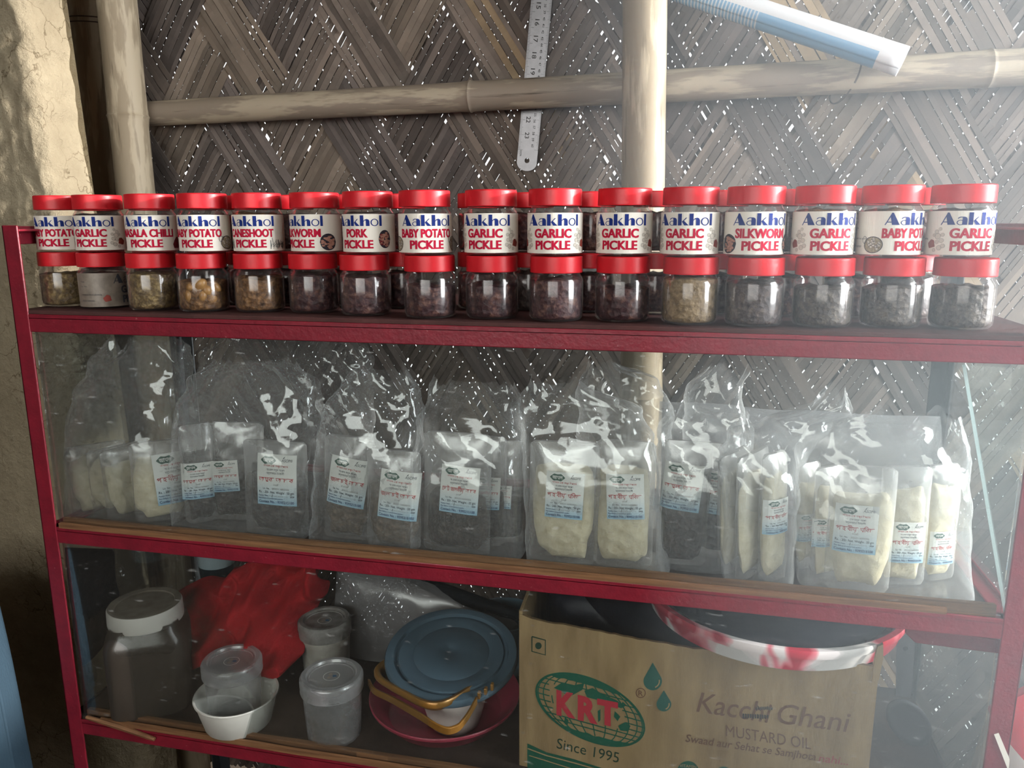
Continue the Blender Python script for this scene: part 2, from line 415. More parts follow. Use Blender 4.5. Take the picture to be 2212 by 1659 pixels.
FL = -.85
DKW = mat('unseen_dark_planks', (58, 50, 44), .85, .1, rgb2=(42, 36, 32), scale=9, stretch=(1, 1, 8), bump=.4)  # unseen walls coloured dark to keep their reflection off the panes
struct(fixn(G().box(-1.0, 2.5, -2.6, .75, FL-.1, FL).build('floor', mat('beaten_earth', (84, 72, 60), .95, .1, rgb2=(66, 58, 48), scale=8, bump=.5))))
struct(fixn(G().box(-1.0, 2.5, -2.6, .54, 1.30, 1.36).build('ceiling', mat('thatch_underside', (120, 104, 82), .9, .1, rgb2=(88, 76, 60), scale=30, stretch=(1, 8, 1), bump=.5))))
g = G(); g.box(2.3, 2.4, .42, .6, FL, 1.3); g.box(2.3, 2.4, -2.6, -.75, FL, 1.3); g.box(2.3, 2.4, -.75, .42, FL, .12)
struct(fixn(g.build('wall_right', MUD)))
g = G(); g.box(-1, 2.4, -2.6, -2.5, FL, .5); g.box(-1, -.4, -2.6, -2.5, .5, 1.3); g.box(1.5, 2.4, -2.6, -2.5, .5, 1.3)
struct(fixn(g.build('wall_front', DKW)))

def mudwall():
    # thick hand-laid plaster: front face towards the room, its free edge turning back towards the woven wall
    edge_px = [(118, -60), (135, 0), (150, 120), (165, 230), (180, 330), (200, 420), (215, 560), (238, 720), (247, 790), (262, 900), (290, 1100), (318, 1250), (345, 1400), (375, 1560)]
    Yf, Yb = .245, .335
    ez = [at_y(px, py, Yb) for px, py in edge_px]; ez = sorted([(P.z, min(P.x, -.016)) for P in ez]); print('mud', [(round(a, 2), round(b, 3)) for a, b in ez])
    def xe(z):
        if z <= ez[0][0]: return ez[0][1]
        for (za, xa), (zb, xb) in zip(ez, ez[1:]):
            if za <= z <= zb: return xa+(xb-xa)*(z-za)/(zb-za)
        return ez[-1][1]
    nz, nx, nc = 210, 130, 26; vs = []; fs = []; cols = nx+nc
    for a in range(nz+1):
        z = FL+(1.3-FL)*a/nz; xr = xe(z)+.006*noise.noise(Vector((0, 0, z*30)))
        R = .022
        for b in range(cols+1):
            if b <= nx: x = -1.0+(xr-R+1.0)*(b/nx)**.75; y = Yf; nv = Vector((0, -1, 0))
            else:
                t = (b-nx)/nc
                if t < .7: an = t/.7*pi/2; x = xr-R+R*sin(an); y = Yf+R-R*cos(an); nv = Vector((sin(an), -cos(an), 0))
                else: x = xr; y = Yf+R+(Yb-Yf-R)*(t-.7)/.3; nv = Vector((1, 0, 0))
            p = Vector((x, y, z)); h = .005*fbm(p, 7, 5)+.004*ridge(p, 22)+.003*fbm(p, 60, 3)
            p = p+nv*h*(1 if b < cols else 0); vs.append(p)
    for a in range(nz):
        for b in range(cols):
            k = a*(cols+1)+b; fs.append((k, k+1, k+cols+2, k+cols+1))
    g = G(); g.add(vs, fs, 0, True)
    g.add([(-1, Yb, FL), (xe(FL), Yb, FL), (xe(1.3), Yb, 1.3), (-1, Yb, 1.3)], [(0, 3, 2, 1)], 0)
    o = g.build('wall_left', MUD); struct(o)
mudwall()
struct(fixn(G().box(-1.1, -1.0, -2.6, .6, FL, 1.3).build('wall_side', DKW)))

def bamboo(name, A, B, r0, r1, nodes, m, label, extra=None):
    A = Vector(A); B = Vector(B); L = (B-A).length; g = G()
    zs = sorted(set([i/60 for i in range(61)]+[t+d/L for t in nodes for d in (-.02, -.009, -.004, -.001, .002, .006, .014) if 0 < t+d/L < 1]))
    prof = []
    for t in zs:
        r = r0+(r1-r0)*t
        for tn in nodes:
            d = (t-tn)*L
            if abs(d) < .02: r *= 1+.05*math.exp(-(d/.012)**2)
            if -.0025 < d < .0015: r *= 1.035
            elif .0015 <= d < .007: r *= .985
        prof.append((r, t*L))
    wob = lambda a, r, z: (r*(1+.012*sin(a*2+z*3)+.012*noise.noise(Vector((cos(a), sin(a), z*4)))), z)
    g.lathe([(0, 0)]+prof+[(0, L)], 40, wob=wob)
    o = fixn(g.build(name, m)); o.location = A
    o.rotation_euler = (B-A).to_track_quat('Z', 'X').to_euler()
    if label: tag(o, label, 'bamboo pole')
    return o
def pole(px_top, px_bot, Y):
    a = at_y(*px_top, Y); b = at_y(*px_bot, Y); d = (a-b)/(a.z-b.z)
    return b+d*(FL-b.z), b+d*(1.3-b.z)
a, b = pole((1393, 0), (1389, 420), .420); L = (b-a).length
bamboo('bamboo_post', a, b, .0365, .0345, [.18, .47, .93], BAM_V, 'thick pale bamboo post standing in the middle before the woven wall')
a, b = pole((256, 40), (292, 400), .43); zn = at_y(282, 245, .40).z
bamboo('bamboo_post', a, b, .0355, .034, [.2, (zn-FL)/(1.3-FL)], BAM_V, 'pale bamboo post with a ringed node, nearest the mud wall corner')
a, b = pole((185, 20), (214, 330), .47)
o = bamboo('bamboo_post', a, b, .034, .034, [.3, .84], BAM_V, 'dim bamboo post half hidden between the mud wall and the ringed post')
# wire bound round it
g = G(); zt = at_y(170, 32, .44).z
for dz in (0, -.009):
    cxy = a+(b-a)*((zt-a.z)/(b.z-a.z)); g.tube([(cxy.x+.0362*cos(t*pi/12), cxy.y+.0362*sin(t*pi/12), zt+dz+.003*sin(t*pi/12)) for t in range(25)], .0011, 6)
tag(g.build('binding_wire', mat('rusty_wire', (70, 56, 46), .6)), 'rusty wire wound twice round the dim bamboo post near its top', 'wire')
A = at_y(322, 246, .483); B = at_y(2330, 138, .483)
d = (B-A).normalized()
bamboo('bamboo_rail', A-d*.02, B+d*.25, .0225, .0285, [.36, .80], BAM_H, 'horizontal bamboo rail tied across the woven wall behind the posts')
P = at_y(1835, 165, .44)
g = G(); g.tube([P+Vector((.028*sin(t)*.4+.012*cos(t), .036-.0375*cos(t)*1.0, .034*sin(t))) for t in [k*pi/12-.3 for k in range(24)]], .0014, 6)
tag(g.build('binding_wire', MATS['rusty_wire']), 'dark wire tied slantwise round the horizontal bamboo rail', 'wire')

# steel ruler hanging between the rail and the wall
def ruler():
    steel = mat('brushed_steel', (128, 128, 130), .38, .5, .85, var=.15, scale=60); ink = mat('etched_black', (40, 38, 38), .6)
    T = at_y(1170, 0, .513); Bm = at_y(1138, 352, .513); ax = (T-Bm).normalized(); wd = .0365; L = 1.3-Bm.z-.25
    e = empty('steel_ruler', 'steel ruler hanging upside down behind the horizontal bamboo rail', 'ruler', Bm)
    e.rotation_euler = (0, math.atan2(ax.x, ax.z), 0)
    g = G(); pts = [(-wd/2, L), (-wd/2, 0)]+[(-wd/2*cos(t), -.014*sin(t)) for t in [k*pi/16 for k in range(1, 16)]]+[(wd/2, 0), (wd/2, L)]
    hole = [(.0045*cos(-t), .004+.0045*sin(-t)) for t in [k*2*pi/16 for k in range(16)]]
    bm = bmesh.new(); rings = []
    for y in (-.0005, .0005):
        o_ = [bm.verts.new((x, y, z)) for x, z in pts]; h_ = [bm.verts.new((x, y, z)) for x, z in hole]
        for r in (o_, h_):
            for i in range(len(r)): bm.edges.new((r[i], r[(i+1) % len(r)]))
        rings.append((o_, h_))
        bmesh.ops.triangle_fill(bm, edges=[ed for ed in bm.edges if all(v in o_ or v in h_ for v in ed.verts)], use_beauty=True)
    for k in (0, 1):
        a, b = rings[0][k], rings[1][k]
        for i in range(len(a)): j = (i+1) % len(a); bm.faces.new((a[i], a[j], b[j], b[i]))
    me = bpy.data.meshes.new('blade'); bm.to_mesh(me); bm.free(); me.materials.append(steel)
    o = bpy.data.objects.new('blade', me); COL.objects.link(o); o.parent = e
    g = G(); y = -.0007; n = 0
    z = .022
    while z < L-.01:
        l = .009 if n % 10 == 0 else (.006 if n % 5 == 0 else .004)
        g.box(-wd/2, -wd/2+l, y, y+.0001, z, z+.0004); g.box(wd/2-l*.8, wd/2, y, y+.0001, z+.001, z+.0014); z += .00254; n += 1
    def upt(s, zc, xc, h):
        k = len(g.v); text(g, s, -h*.35*len(s), h*.35*len(s), -h/2, h, 0, 0, .01)
        g.map(lambda x, yy, zz: (xc+zz, y, zc-x), k)   # rotated a quarter turn
    for k in range(24-8):
        upt(str(23-k), .047+k*.0254*1.05, -.004, .0075)
    for k in range(40):
        upt(str(60-k), .03+k*.01*1.05, .0075, .004)
    upt('KRON', .016, -.0125, .0035)
    g.build('scale_marks', ink, o)
ruler()

def roll():
    A = at_y(1400, -48, .492); B = at_y(1950, 134, .418); L = (B-A).length; g = G(); n = 40
    vs = []; fs = []
    # paper wound as a spiral: outer turns printed blue below and pale above
    turns = 2.6; m = 110; lens = [0, .01, L*.0]
    for e in range(25):
        z = L*e/24
        for k in range(m+1):
            t = k/m; a = turns*2*pi*t; r = .0165+.0065*t; vs.append((r*cos(a), r*sin(a), z))
    for e in range(24):
        for k in range(m):
            q = e*(m+1)+k; fs.append((q, q+1, q+m+2, q+m+1))
    g.add(vs, fs, 0, True)
    n_ = N('printed_poster'); vec = n_.coords()
    sp = n_.n('ShaderNodeSeparateXYZ'); n_.l(vec, sp.inputs[0])
    at2 = n_.n('ShaderNodeMath', operation='ARCTAN2'); n_.l(sp.outputs[1], at2.inputs[0]); n_.l(sp.outputs[0], at2.inputs[1])
    band = n_.ramp(at2.outputs[0], [(0, lin((118, 168, 205))), (.30, lin((118, 168, 205))), (.31, lin((226, 228, 230)))])
    n_.band = band
    wv = n_.n('ShaderNodeMath', operation='SINE'); mu = n_.n('ShaderNodeMath', operation='MULTIPLY'); n_.l(sp.outputs[2], mu.inputs[0]); mu.inputs[1].default_value = 1100; n_.l(mu.outputs[0], wv.inputs[0])
    gt = n_.n('ShaderNodeMath', operation='GREATER_THAN'); n_.l(wv.outputs[0], gt.inputs[0]); gt.inputs[1].default_value = .2
    lt = n_.n('ShaderNodeMath', operation='LESS_THAN'); n_.l(sp.outputs[2], lt.inputs[0]); lt.inputs[1].default_value = .20
    an = n_.n('ShaderNodeMath', operation='MULTIPLY'); n_.l(gt.outputs[0], an.inputs[0]); n_.l(lt.outputs[0], an.inputs[1])
    sc = n_.n('ShaderNodeMath', operation='MULTIPLY'); n_.l(an.outputs[0], sc.inputs[0]); sc.inputs[1].default_value = .7
    m1 = n_.n('ShaderNodeMix', data_type='RGBA'); n_.l(sc.outputs[0], m1.inputs[0]); n_.l(band, m1.inputs[6]); m1.inputs[7].default_value = (*lin((226, 230, 232)), 1)
    gtz = n_.n('ShaderNodeMath', operation='LESS_THAN'); n_.l(sp.outputs[2], gtz.inputs[0]); gtz.inputs[1].default_value = L-.035
    m2 = n_.n('ShaderNodeMix', data_type='RGBA'); n_.l(gtz.outputs[0], m2.inputs[0]); m2.inputs[6].default_value = (*lin((226, 228, 230)), 1); n_.l(m1.outputs[2], m2.inputs[7])
    n_.surf(bsdf(n_, m2.outputs[2], .3, .5).outputs[0])
    o = g.build('rolled_poster', n_.m); o.location = A
    q = (B-A).to_track_quat('Z', 'Y'); o.rotation_mode = 'QUATERNION'; o.rotation_quaternion = q
    md = o.modifiers.new('sol', 'SOLIDIFY'); md.thickness = .0005
    tag(o, 'rolled blue and white poster resting slantwise on the horizontal bamboo rail', 'poster'); return o
ROLL_OBJ = roll()

# ------------------------------------------------------------------ the rack
W, D, Z1, Z2, ZT, T = 1.303, .3616, .3035, -.0109, .4492, .025
ZB = -.30
rack = empty('display_rack', 'red painted angle iron display rack with glass panes and three shelves', 'rack', (0, 0, FL))
def rb(g, name, mats, bv=.0012):
    g.map(lambda x, y, z: (x, y, z-FL)); o = fixn(g.build(name, mats, rack)); 
    if bv: bevel(o, bv)
    return o
th = .0032
DARKP_ = mat('dark_slate', (46, 50, 54), .5, .4)  # dark slate tone for the two back posts
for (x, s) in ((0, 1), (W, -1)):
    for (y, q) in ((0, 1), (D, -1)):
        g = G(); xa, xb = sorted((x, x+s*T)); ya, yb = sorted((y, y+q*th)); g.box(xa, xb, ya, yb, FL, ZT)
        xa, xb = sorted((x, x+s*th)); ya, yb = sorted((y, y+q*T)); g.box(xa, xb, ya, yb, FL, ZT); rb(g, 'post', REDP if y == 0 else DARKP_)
def rail_x(y, q, z):
    g = G(); ya, yb = sorted((y+q*.0006, y+q*(th+.0006))); g.box(.002, W-.002, ya, yb, z, z+T)
    ya, yb = sorted((y+q*.0006, y+q*T)); g.box(.002, W-.002, ya, yb, z+T-th-.004, z+T-.004); rb(g, 'rail', REDP)
for z in (Z1, Z2, ZB-.029): rail_x(0, 1, z); rail_x(D, -1, z)
for x, s in ((0, 1), (W, -1)):
    for z in (Z1, Z2, ZB-.029, ZT-T-.001):
        g = G(); xa, xb = sorted((x+s*.0036, x+s*(.0036+th))); g.box(xa, xb, .003, D-.003, z, z+T)
        xa, xb = sorted((x+s*.0036, x+s*T)); g.box(xa, xb, .003, D-.003, z+T-th-.004, z+T-.004); rb(g, 'side_rail', REDP)
def board(z0, z1, m, y0=.001):
    g = G(); n = 60; top = []; 
    for k in range(n+1):
        x = .004+(W-.008)*k/n; top.append((x, y0+.002*noise.noise(Vector((x*20, z0*9, 0)))))
    pts = top+[(W-.004, D-.004), (.004, D-.004)]
    m_ = len(pts); vs = [(x, y, z0) for x, y in pts]+[(x, y, z1) for x, y in pts]
    g.add(vs, [tuple(range(m_))[::-1], tuple(range(m_, 2*m_))]+[(k, (k+1) % m_, (k+1) % m_+m_, k+m_) for k in range(m_)])
    return rb(g, 'shelf_board', m, .0006)
ZS1, ZS2, ZS3 = .3335, .0075, -.300
board(Z1+T, ZS1, BOARD)
board(Z2+T-.010, ZS2, DARKBOARD, .004); board(ZB-.006, ZS3, DARKBOARD, .004)
# wooden beading that holds the front panes
def bead(z0, z1, y0, y1, x0, x1, seed):
    g = G(); n = 70; vs = []; fs = []
    for k in range(n+1):
        x = x0+(x1-x0)*k/n; dz = .0012*noise.noise(Vector((x*14, seed, 0))); dy = .001*noise.noise(Vector((x*9, seed+5, 0)))
        vs += [(x, y0+dy, z0), (x, y0+dy, z1+dz), (x, y1, z1+dz), (x, y1, z0)]
    for k in range(n):
        for e in range(4): fs.append((k*4+e, k*4+(e+1) % 4, k*4+4+(e+1) % 4, k*4+4+e))
    fs += [(0, 3, 2, 1), (n*4, n*4+1, n*4+2, n*4+3)]; g.add(vs, fs); return rb(g, 'wood_bead', WOOD, 0)
zr = Z2+T
bead(zr-.001, zr+.006, .0006, .0055, .03, 1.22, 1); bead(zr-.006, zr+.0115, .0095, .0155, .03, W-.03, 2)
bead(ZB-.004, ZB+.004, -.0005, .004, .06, W-.03, 3); bead(ZB-.004, ZB+.009, .0085, .0155, .03, W-.03, 4)
g = G(); a = at_y(187, 1549, -.002); b = at_y(334, 1597, -.004)
g.tube([a, a.lerp(b, .5)+Vector((0, 0, .002)), b], [.003, .0045, .003], 6); 
tag(g.build('wood_splinter', WOOD), 'loose splinter of wood on the bottom rail by the left post', 'splinter')
def pane(name, x0, x1, y0, y1, z0, z1):
    g = G(); g.box(x0, x1, y0, y1, z0, z1); return rb(g, name, GLASS, 0)
pane('glass_pane', .026, W-.026, .0062, .0088, zr+.001, Z1-.001)
pane('glass_pane', .026, W-.026, .0062, .0082, ZB, Z2-.001)
for x in (.0075, W-.0105): pane('side_pane', x, x+.003, .026, D-.026, zr-.01, Z1-.002); pane('side_pane', x, x+.003, .026, D-.026, ZB, Z2-.002)
# strip of folded sheet under the middle rail at its end
g = G(); a = at_y(1955, 1365, .02); b = at_y(2160, 1392, .02)
g.prism([(a.x, a.z-.001), (a.x+.012, a.z-.012), (b.x, b.z-.011), (b.x, b.z+.006), (a.x, a.z+.008)], .018, .022); rb(g, 'rail_lip', REDP)

# ------------------------------------------------------------------ pickle jars
JR = .0330; JS = 1.028
def jar_parts():
    b = G(); b.lathe([(0, .0012), (.026, .0004), (.030, .0012), (.0325, .0045), (JR, .008), (JR, .047), (.0318, .0505), (.0292, .0540), (.0285, .0560), (.0285, .0600)], 40)
    l = G(); prof = [(.0296, .0568), (.0317, .0566), (.0320, .0572), (.0320, .0580), (.0318, .0732), (.03175, .0742), (.0315, .0750), (.0309, .0756), (.0303, .0757), (.028, .0755), (.0276, .0748), (0, .0746)]
    l.lathe(prof, 48)
    k = len(l.v); l.lathe([(.0296, .0568), (.0288, .0575), (.0288, .0735), (0, .0735)], 32)
    for q in (b, l): q.map(lambda x, y, z: (x, y, z*JS))
    return b.mesh('jar_body', [PET]), l.mesh('jar_lid', [LIDRED])
JB, JL = jar_parts()
def fill_mat(name, c1, c2, c3, sc=150):
    n = N(name); vec = n.coords()
    v = n.n('ShaderNodeTexVoronoi'); v.inputs['Scale'].default_value = sc; n.l(vec, v.inputs['Vector'])
    a = n.noise(vec, sc*.9, 5, .7)
    c = n.ramp(a, [(.3, lin(c1)), (.5, lin(c2)), (.68, lin(c3))])
    h = n.n('ShaderNodeMath', operation='ADD'); n.l(a, h.inputs[0]); n.l(v.outputs['Distance'], h.inputs[1])
    n.surf(bsdf(n, c, .45, .4, 0, n.bump(h.outputs[0], .7, .003)).outputs[0]); return n.m
FILLS = {'olive': fill_mat('olive_pickle', (58, 46, 32), (104, 86, 56), (160, 138, 92)),
         'brown': fill_mat('brown_pickle', (48, 32, 22), (104, 74, 46), (150, 112, 70)),
         'maroon': fill_mat('maroon_pickle', (30, 16, 20), (60, 34, 38), (112, 78, 66), 120),
         'plum': fill_mat('plum_pickle', (38, 22, 26), (72, 46, 50), (124, 92, 80), 130),
         'tan': fill_mat('tan_pickle', (96, 78, 56), (132, 112, 82), (160, 138, 104), 170),
         'grey': fill_mat('grey_pickle', (48, 42, 40), (80, 72, 66), (112, 102, 88), 170),
         'dull': fill_mat('dull_pickle', (44, 36, 36), (74, 62, 60), (110, 94, 84), 150)}
def fill_mesh(kind, top, seed):
    g = G(); wob = lambda a, r, z: (r, z+(.0035*noise.noise(Vector((cos(a)*2+seed, sin(a)*2, 0))) if z > .02 else 0))
    prof = [(0, .003), (.028, .003), (.0308, .0055), (.0316, .009)]+[(.0316, .009+(top-.009)*t/4) for t in range(1, 5)]+[(.029, top+.001), (.02, top+.0025), (0, top+.002)]
    g.lathe(prof, 36, wob=wob); return g.mesh('contents', [FILLS[kind]])
PINK = mat('cooked_pink', (196, 150, 132), .6, rgb2=(150, 100, 86), scale=400); DBOWL = mat('dark_bowl_print', (44, 40, 52), .6)
CHIL = mat('chilli_print', (128, 28, 40), .6, rgb2=(84, 18, 28), scale=300); REDCL = mat('red_pepper_print', (140, 58, 48), .6)
TANP = mat('potato_print', (176, 164, 138), .6, rgb2=(120, 108, 88), scale=420); STICK = mat('shoot_print', (104, 110, 106), .6); PALEG = mat('garlic_print', (205, 198, 186), .6)
LMATS = [PAPER, BLUEI, REDI, GREYI, PINK, DBOWL, CHIL, REDCL, TANP, STICK, PALEG]
RL = JR+.0003; LZ0, LZ1 = .0032, .0486
FLAV = {'potato': ('BABY POTATO', .070), 'garlic': ('GARLIC', .046), 'chilli': ('MASALA CHILLI', .076), 'cane': ('CANESHOOT', .064), 'silk': ('SILKWORM', .060), 'pork': ('PORK', .030)}
def label_mesh(kind):
    g = G(); R_ = random.Random(kind)
    n = 64; A = radians(158)
    for k in range(n):
        u0 = (-A+2*A*k/n)*RL; u1 = (-A+2*A*(k+1)/n)*RL
        g.add([(u0, 0, LZ0), (u1, 0, LZ0), (u1, 0, LZ1), (u0, 0, LZ1)], [(0, 1, 2, 3)], 0, False)
    y = .00035
    aakhol(g, 0, .0343, .0126, .067, y, 1)
    s, wd = FLAV[kind]
    [(text(g, s, -wd/2+q, wd/2+q, .0210, .0097, y+abs(q)*.02, 2, .026), text(g, 'PICKLE', -.0215+q, .0215+q, .0078, .0097, y+abs(q)*.02, 2, .026)) for q in (-.00035, .00035, 0)]
    for sd in (-1, 1):
        u = sd*{'garlic': .034, 'potato': .038, 'silk': .036, 'pork': .0335, 'chilli': .036, 'cane': .0365}[kind]
        if kind == 'garlic':
            for (dx, z, r) in ((-.001, .030, .002), (.003, .027, .0026), (-.004, .024, .0022), (.0015, .0225, .0036), (.006, .0235, .002), (-.003, .018, .0028), (.002, .0165, .0024), (-.005, .0125, .0026), (-.001, .0105, .0030), (.005, .008, .0022)):
                poly(g, disc(u+sd*dx, z, r, r*.9), y, 10); vs, fs = ring(u+sd*dx, z, r, r*.9, r*.14, 14); g.add([(a, y+.00004, b) for a, b in vs], fs, 3)
            poly(g, [(u+sd*.004, .0115), (u+sd*.0125, .0095), (u+sd*.0145, .0150), (u+sd*.0095, .0195), (u+sd*.0045, .0175)], y+.00012, 7, .0015)
        elif kind == 'potato':
            cx = u+sd*.006; poly(g, disc(cx, .0135, .0105, .0085, 24), y, 8, .0015); vs, fs = ring(cx, .0135, .0108, .0088, .0008, 24); g.add([(a, y+.0001, b) for a, b in vs], fs, 5)
            vs, fs = ring(cx-.0105, .0185, .003, .004, .0005, 14); g.add([(a, y+.0001, b) for a, b in vs], fs, 5)
            for k in range(26):
                a = R_.uniform(0, 6.3); q = R_.uniform(0, .85)**.6; px_, pz = cx+q*.009*cos(a), .0140+q*.007*sin(a)
                poly(g, disc(px_, pz, .0016, .0013, 10), y+.00005+k*2e-6, 10); vs, fs = ring(px_, pz, .0017, .0014, .0003, 10); g.add([(a_, y+.00006+k*2e-6, b_) for a_, b_ in vs], fs, 5)
        elif kind in ('silk', 'pork'):
            cx = u+sd*.004; zc = .0145 if kind == 'silk' else .0185; rx, rz = (.0115, .0105) if kind == 'silk' else (.0090, .0110)
            pts = [(px_, max(pz, LZ0+.0006)) for px_, pz in disc(cx, zc, rx, rz, 28)]; poly(g, pts, y, 5, .0015)
            for k in range(44):
                a = R_.uniform(0, 6.3); q = R_.uniform(0, .9)**.55; px_, pz = cx+q*rx*.82*cos(a), zc+(-.0005)+q*rz*.80*sin(a)
                if pz < LZ0+.002: continue
                poly(g, disc(px_, pz, .0023, .0013, 8, R_.uniform(0, 3)), y+.00005+k*2e-6, 4 if R_.random() < .8 or kind == 'silk' else 6)
        elif kind == 'chilli':
            cx = u+sd*.008; poly(g, [(cx-.006, .006), (cx+.006, .006), (cx+.008, .014), (cx+.003, .021), (cx-.001, .019), (cx-.004, .016), (cx-.007, .011)], y, 6, .0015)
        elif kind == 'cane':
            cx = u+sd*.001
            for k in range(26):
                x0 = cx+R_.uniform(-.011, .011); z0 = R_.uniform(.0055, .010); an = radians(100+R_.uniform(-25, 45)); l = R_.uniform(.006, .012)
                poly(g, [(x0, z0), (x0+.0009, z0), (x0+.0009+l*cos(an)*-sd*.8, min(z0+l*sin(an)*.9, .021)), (x0+l*cos(an)*-sd*.8, min(z0+l*sin(an)*.9, .021))], y+k*2e-6, [9, 9, 5, 3][k % 4])
    # back of the label: small print
    for k, (s, z) in enumerate((('FSSAI', .036), ('Lic. No.', .030), ('12 month from packing', .019), ('20323116000502', .0105))):
        text(g, s, -.079, -.079+.0014*len(s), z, .002, y, 5, 0)
    g.map(lambda x, q, z: ((RL+q)*sin(x/RL), -(RL+q)*cos(x/RL), z*JS))
    return g.mesh('jar_label', LMATS)
LM = {k: label_mesh(k) for k in FLAV}
FM = {}
def jar(c, rz, label, fill='maroon', top=.046, kind=None, group=None):
    e = empty('pickle_jar', label, 'jar', c, rz, group)
    key = (fill, top)
    if key not in FM: FM[key] = fill_mesh(fill, top, len(FM)*3.1)
    for nm, me in (('jar_body', JB), ('jar_lid', JL), ('contents', FM[key])):
        o = bpy.data.objects.new(nm, me); COL.objects.link(o); o.parent = e
    if kind: o = bpy.data.objects.new('jar_label', LM[kind]); COL.objects.link(o); o.parent = e
    return e
LOW = [(91, 204, 664, 'olive', .046), (178, 284, 668, 'dull', .047), (284, 388, 673, 'olive', .050), (388, 500, 676, 'brown', .040), (508, 622, 677, 'brown', .045), (628, 736, 679, 'maroon', .050),
       (737, 848, 685, 'plum', .049), (874, 983, 692, 'maroon', .040), (1010, 1117, 693, 'maroon', .041), (1145, 1257, 698, 'plum', .049), (1285, 1401, 699, 'maroon', .039), (1427, 1547, 705, 'tan', .052),
       (1560, 1690, 709, 'dull', .048), (1707, 1836, 711, 'grey', .043), (1852, 1985, 712, 'grey', .044), (1996, 2143, 715, 'grey', .045)]
UP = [(75, 190, 'potato', -25), (160, 272, 'garlic', -27), (271, 385, 'chilli', -17), (382, 500, 'potato', -22), (498, 618, 'cane', -22), (624, 740, 'silk', -42), (737, 856, 'pork', -29), (857, 980, 'potato', 3),
      (1001, 1121, 'garlic', -16), (1138, 1260, 'garlic', -5), (1285, 1412, 'garlic', -10), (1422, 1558, 'garlic', -12), (1560, 1700, 'silk', 15), (1706, 1850, 'garlic', 17), (1848, 1997, 'potato', 48), (1993, 2155, 'garlic', 24)]
UPL = ['pickle jar labelled BABY POTATO at the left end of the top row', 'GARLIC pickle jar beside the BABY POTATO jar at the left end', 'pickle jar labelled MASALA CHILLI, the only one of its kind',
       'BABY POTATO pickle jar between the MASALA CHILLI and CANESHOOT jars', 'pickle jar labelled CANESHOOT with green shoots on its label', 'SILKWORM pickle jar between the CANESHOOT and PORK jars',
       'pickle jar labelled PORK with a dark round bowl on its label', 'BABY POTATO pickle jar beside the PORK jar, its name facing forward', 'GARLIC pickle jar directly right of the forward-facing BABY POTATO jar',
       'GARLIC pickle jar, second of the four GARLIC jars in the middle', 'GARLIC pickle jar in front of the thick bamboo post, third of the middle four', 'GARLIC pickle jar directly left of the SILKWORM jar on the right half',
       'SILKWORM pickle jar standing between two GARLIC jars', 'GARLIC pickle jar between the SILKWORM jar and a turned BABY POTATO jar', 'BABY POTATO pickle jar turned aside, its name cut off at the edge', 'GARLIC pickle jar at the right end of the top row']
LOWL = ['unlabelled jar of olive brown pickle at the left end of the bottom row', 'bottom row jar with a torn soaked grey label turned sideways', 'jar of crumbly olive pickle under the MASALA CHILLI jar', 'jar with pale potatoes in brown oil, under a BABY POTATO jar',
        'jar of brown pickle chunks under the CANESHOOT jar', 'jar of dark maroon pickle under the left SILKWORM jar', 'jar of plum coloured pickle under the PORK jar', 'half filled maroon pickle jar under the forward-facing BABY POTATO jar',
        'jar of dark maroon pickle, bottom row, under the first of the middle GARLIC jars', 'jar of coarse plum pickle, bottom row, under the second of the middle GARLIC jars', 'jar with brown lumps settling, bottom row, in front of the thick bamboo post', 'tan coloured pickle jar, the palest contents of the bottom row',
        'dull grey maroon pickle jar under the right SILKWORM jar', 'grey brown pickle jar, bottom row, third from the right end', 'grey pickle jar, bottom row, next to the right end jar', 'grey pickle jar with yellow lit edge at the right end of the bottom row']
JH = .0757*JS
cen = []
for (a, b, y, f, tp), lb in zip(LOW, LOWL):
    P = at_z((a+b)/2, y, ZS1); c = P+flat_dir(P)*.0325; c.z = ZS1+.0003; c.y = max(c.y, .041); cen.append(c)
for i in range(1, 16):
    if cen[i].x-cen[i-1].x < .0675 and abs(cen[i].y-cen[i-1].y) < .03: cen[i].x = cen[i-1].x+.0675
for i, ((a, b, y, f, tp), lb) in enumerate(zip(LOW, LOWL)):
    jar(cen[i], random.uniform(0, 6), lb, f, tp, None, 'lower row of front pickle jars')
for i, ((a, b, k, dl), lb) in enumerate(zip(UP, UPL)):
    P = at_y((a+b)/2, 490, cen[i].y); c = Vector((P.x, cen[i].y, ZS1+JH+.0008))
    if i and c.x-prev.x < .067 and abs(c.y-prev.y) < .03: c.x = prev.x+.067
    prev = c; az = math.atan2(CAM.x-c.x, c.y-CAM.y)
    jar(c, az+radians(dl), lb, random.choice(['maroon', 'brown', 'dull']), random.choice([.046, .050]), k, 'upper row of front pickle jars')
BACK = [205, 318, 438, 508, 620, 742, 864, 1034, 1140, 1275, 1420, 1560, 1704, 1852, 1972]
pv = None
for i, px in enumerate(BACK):
    P = at_y(px, 440, .145); c = Vector((P.x, .148+.004*((i*7) % 3), ZS1+.0003))
    if pv is not None and c.x-pv < .068: c.x = pv+.068
    if c.x > W-.04: continue
    pv = c.x
    jar(c, random.uniform(0, 6), 'red-lidded pickle jar of the second row, bottom layer, seen through gaps between the front jars', ['maroon', 'plum', 'dull'][i % 3], .049, None, 'bottom jars of the second row')
    jar(c+Vector((.001, .001, JH+.0004)), random.uniform(0, 6), 'red-lidded pickle jar of the second row, upper layer, peeping between the front lids', ['maroon', 'dull', 'plum'][i % 3], .049, None, 'upper jars of the second row')
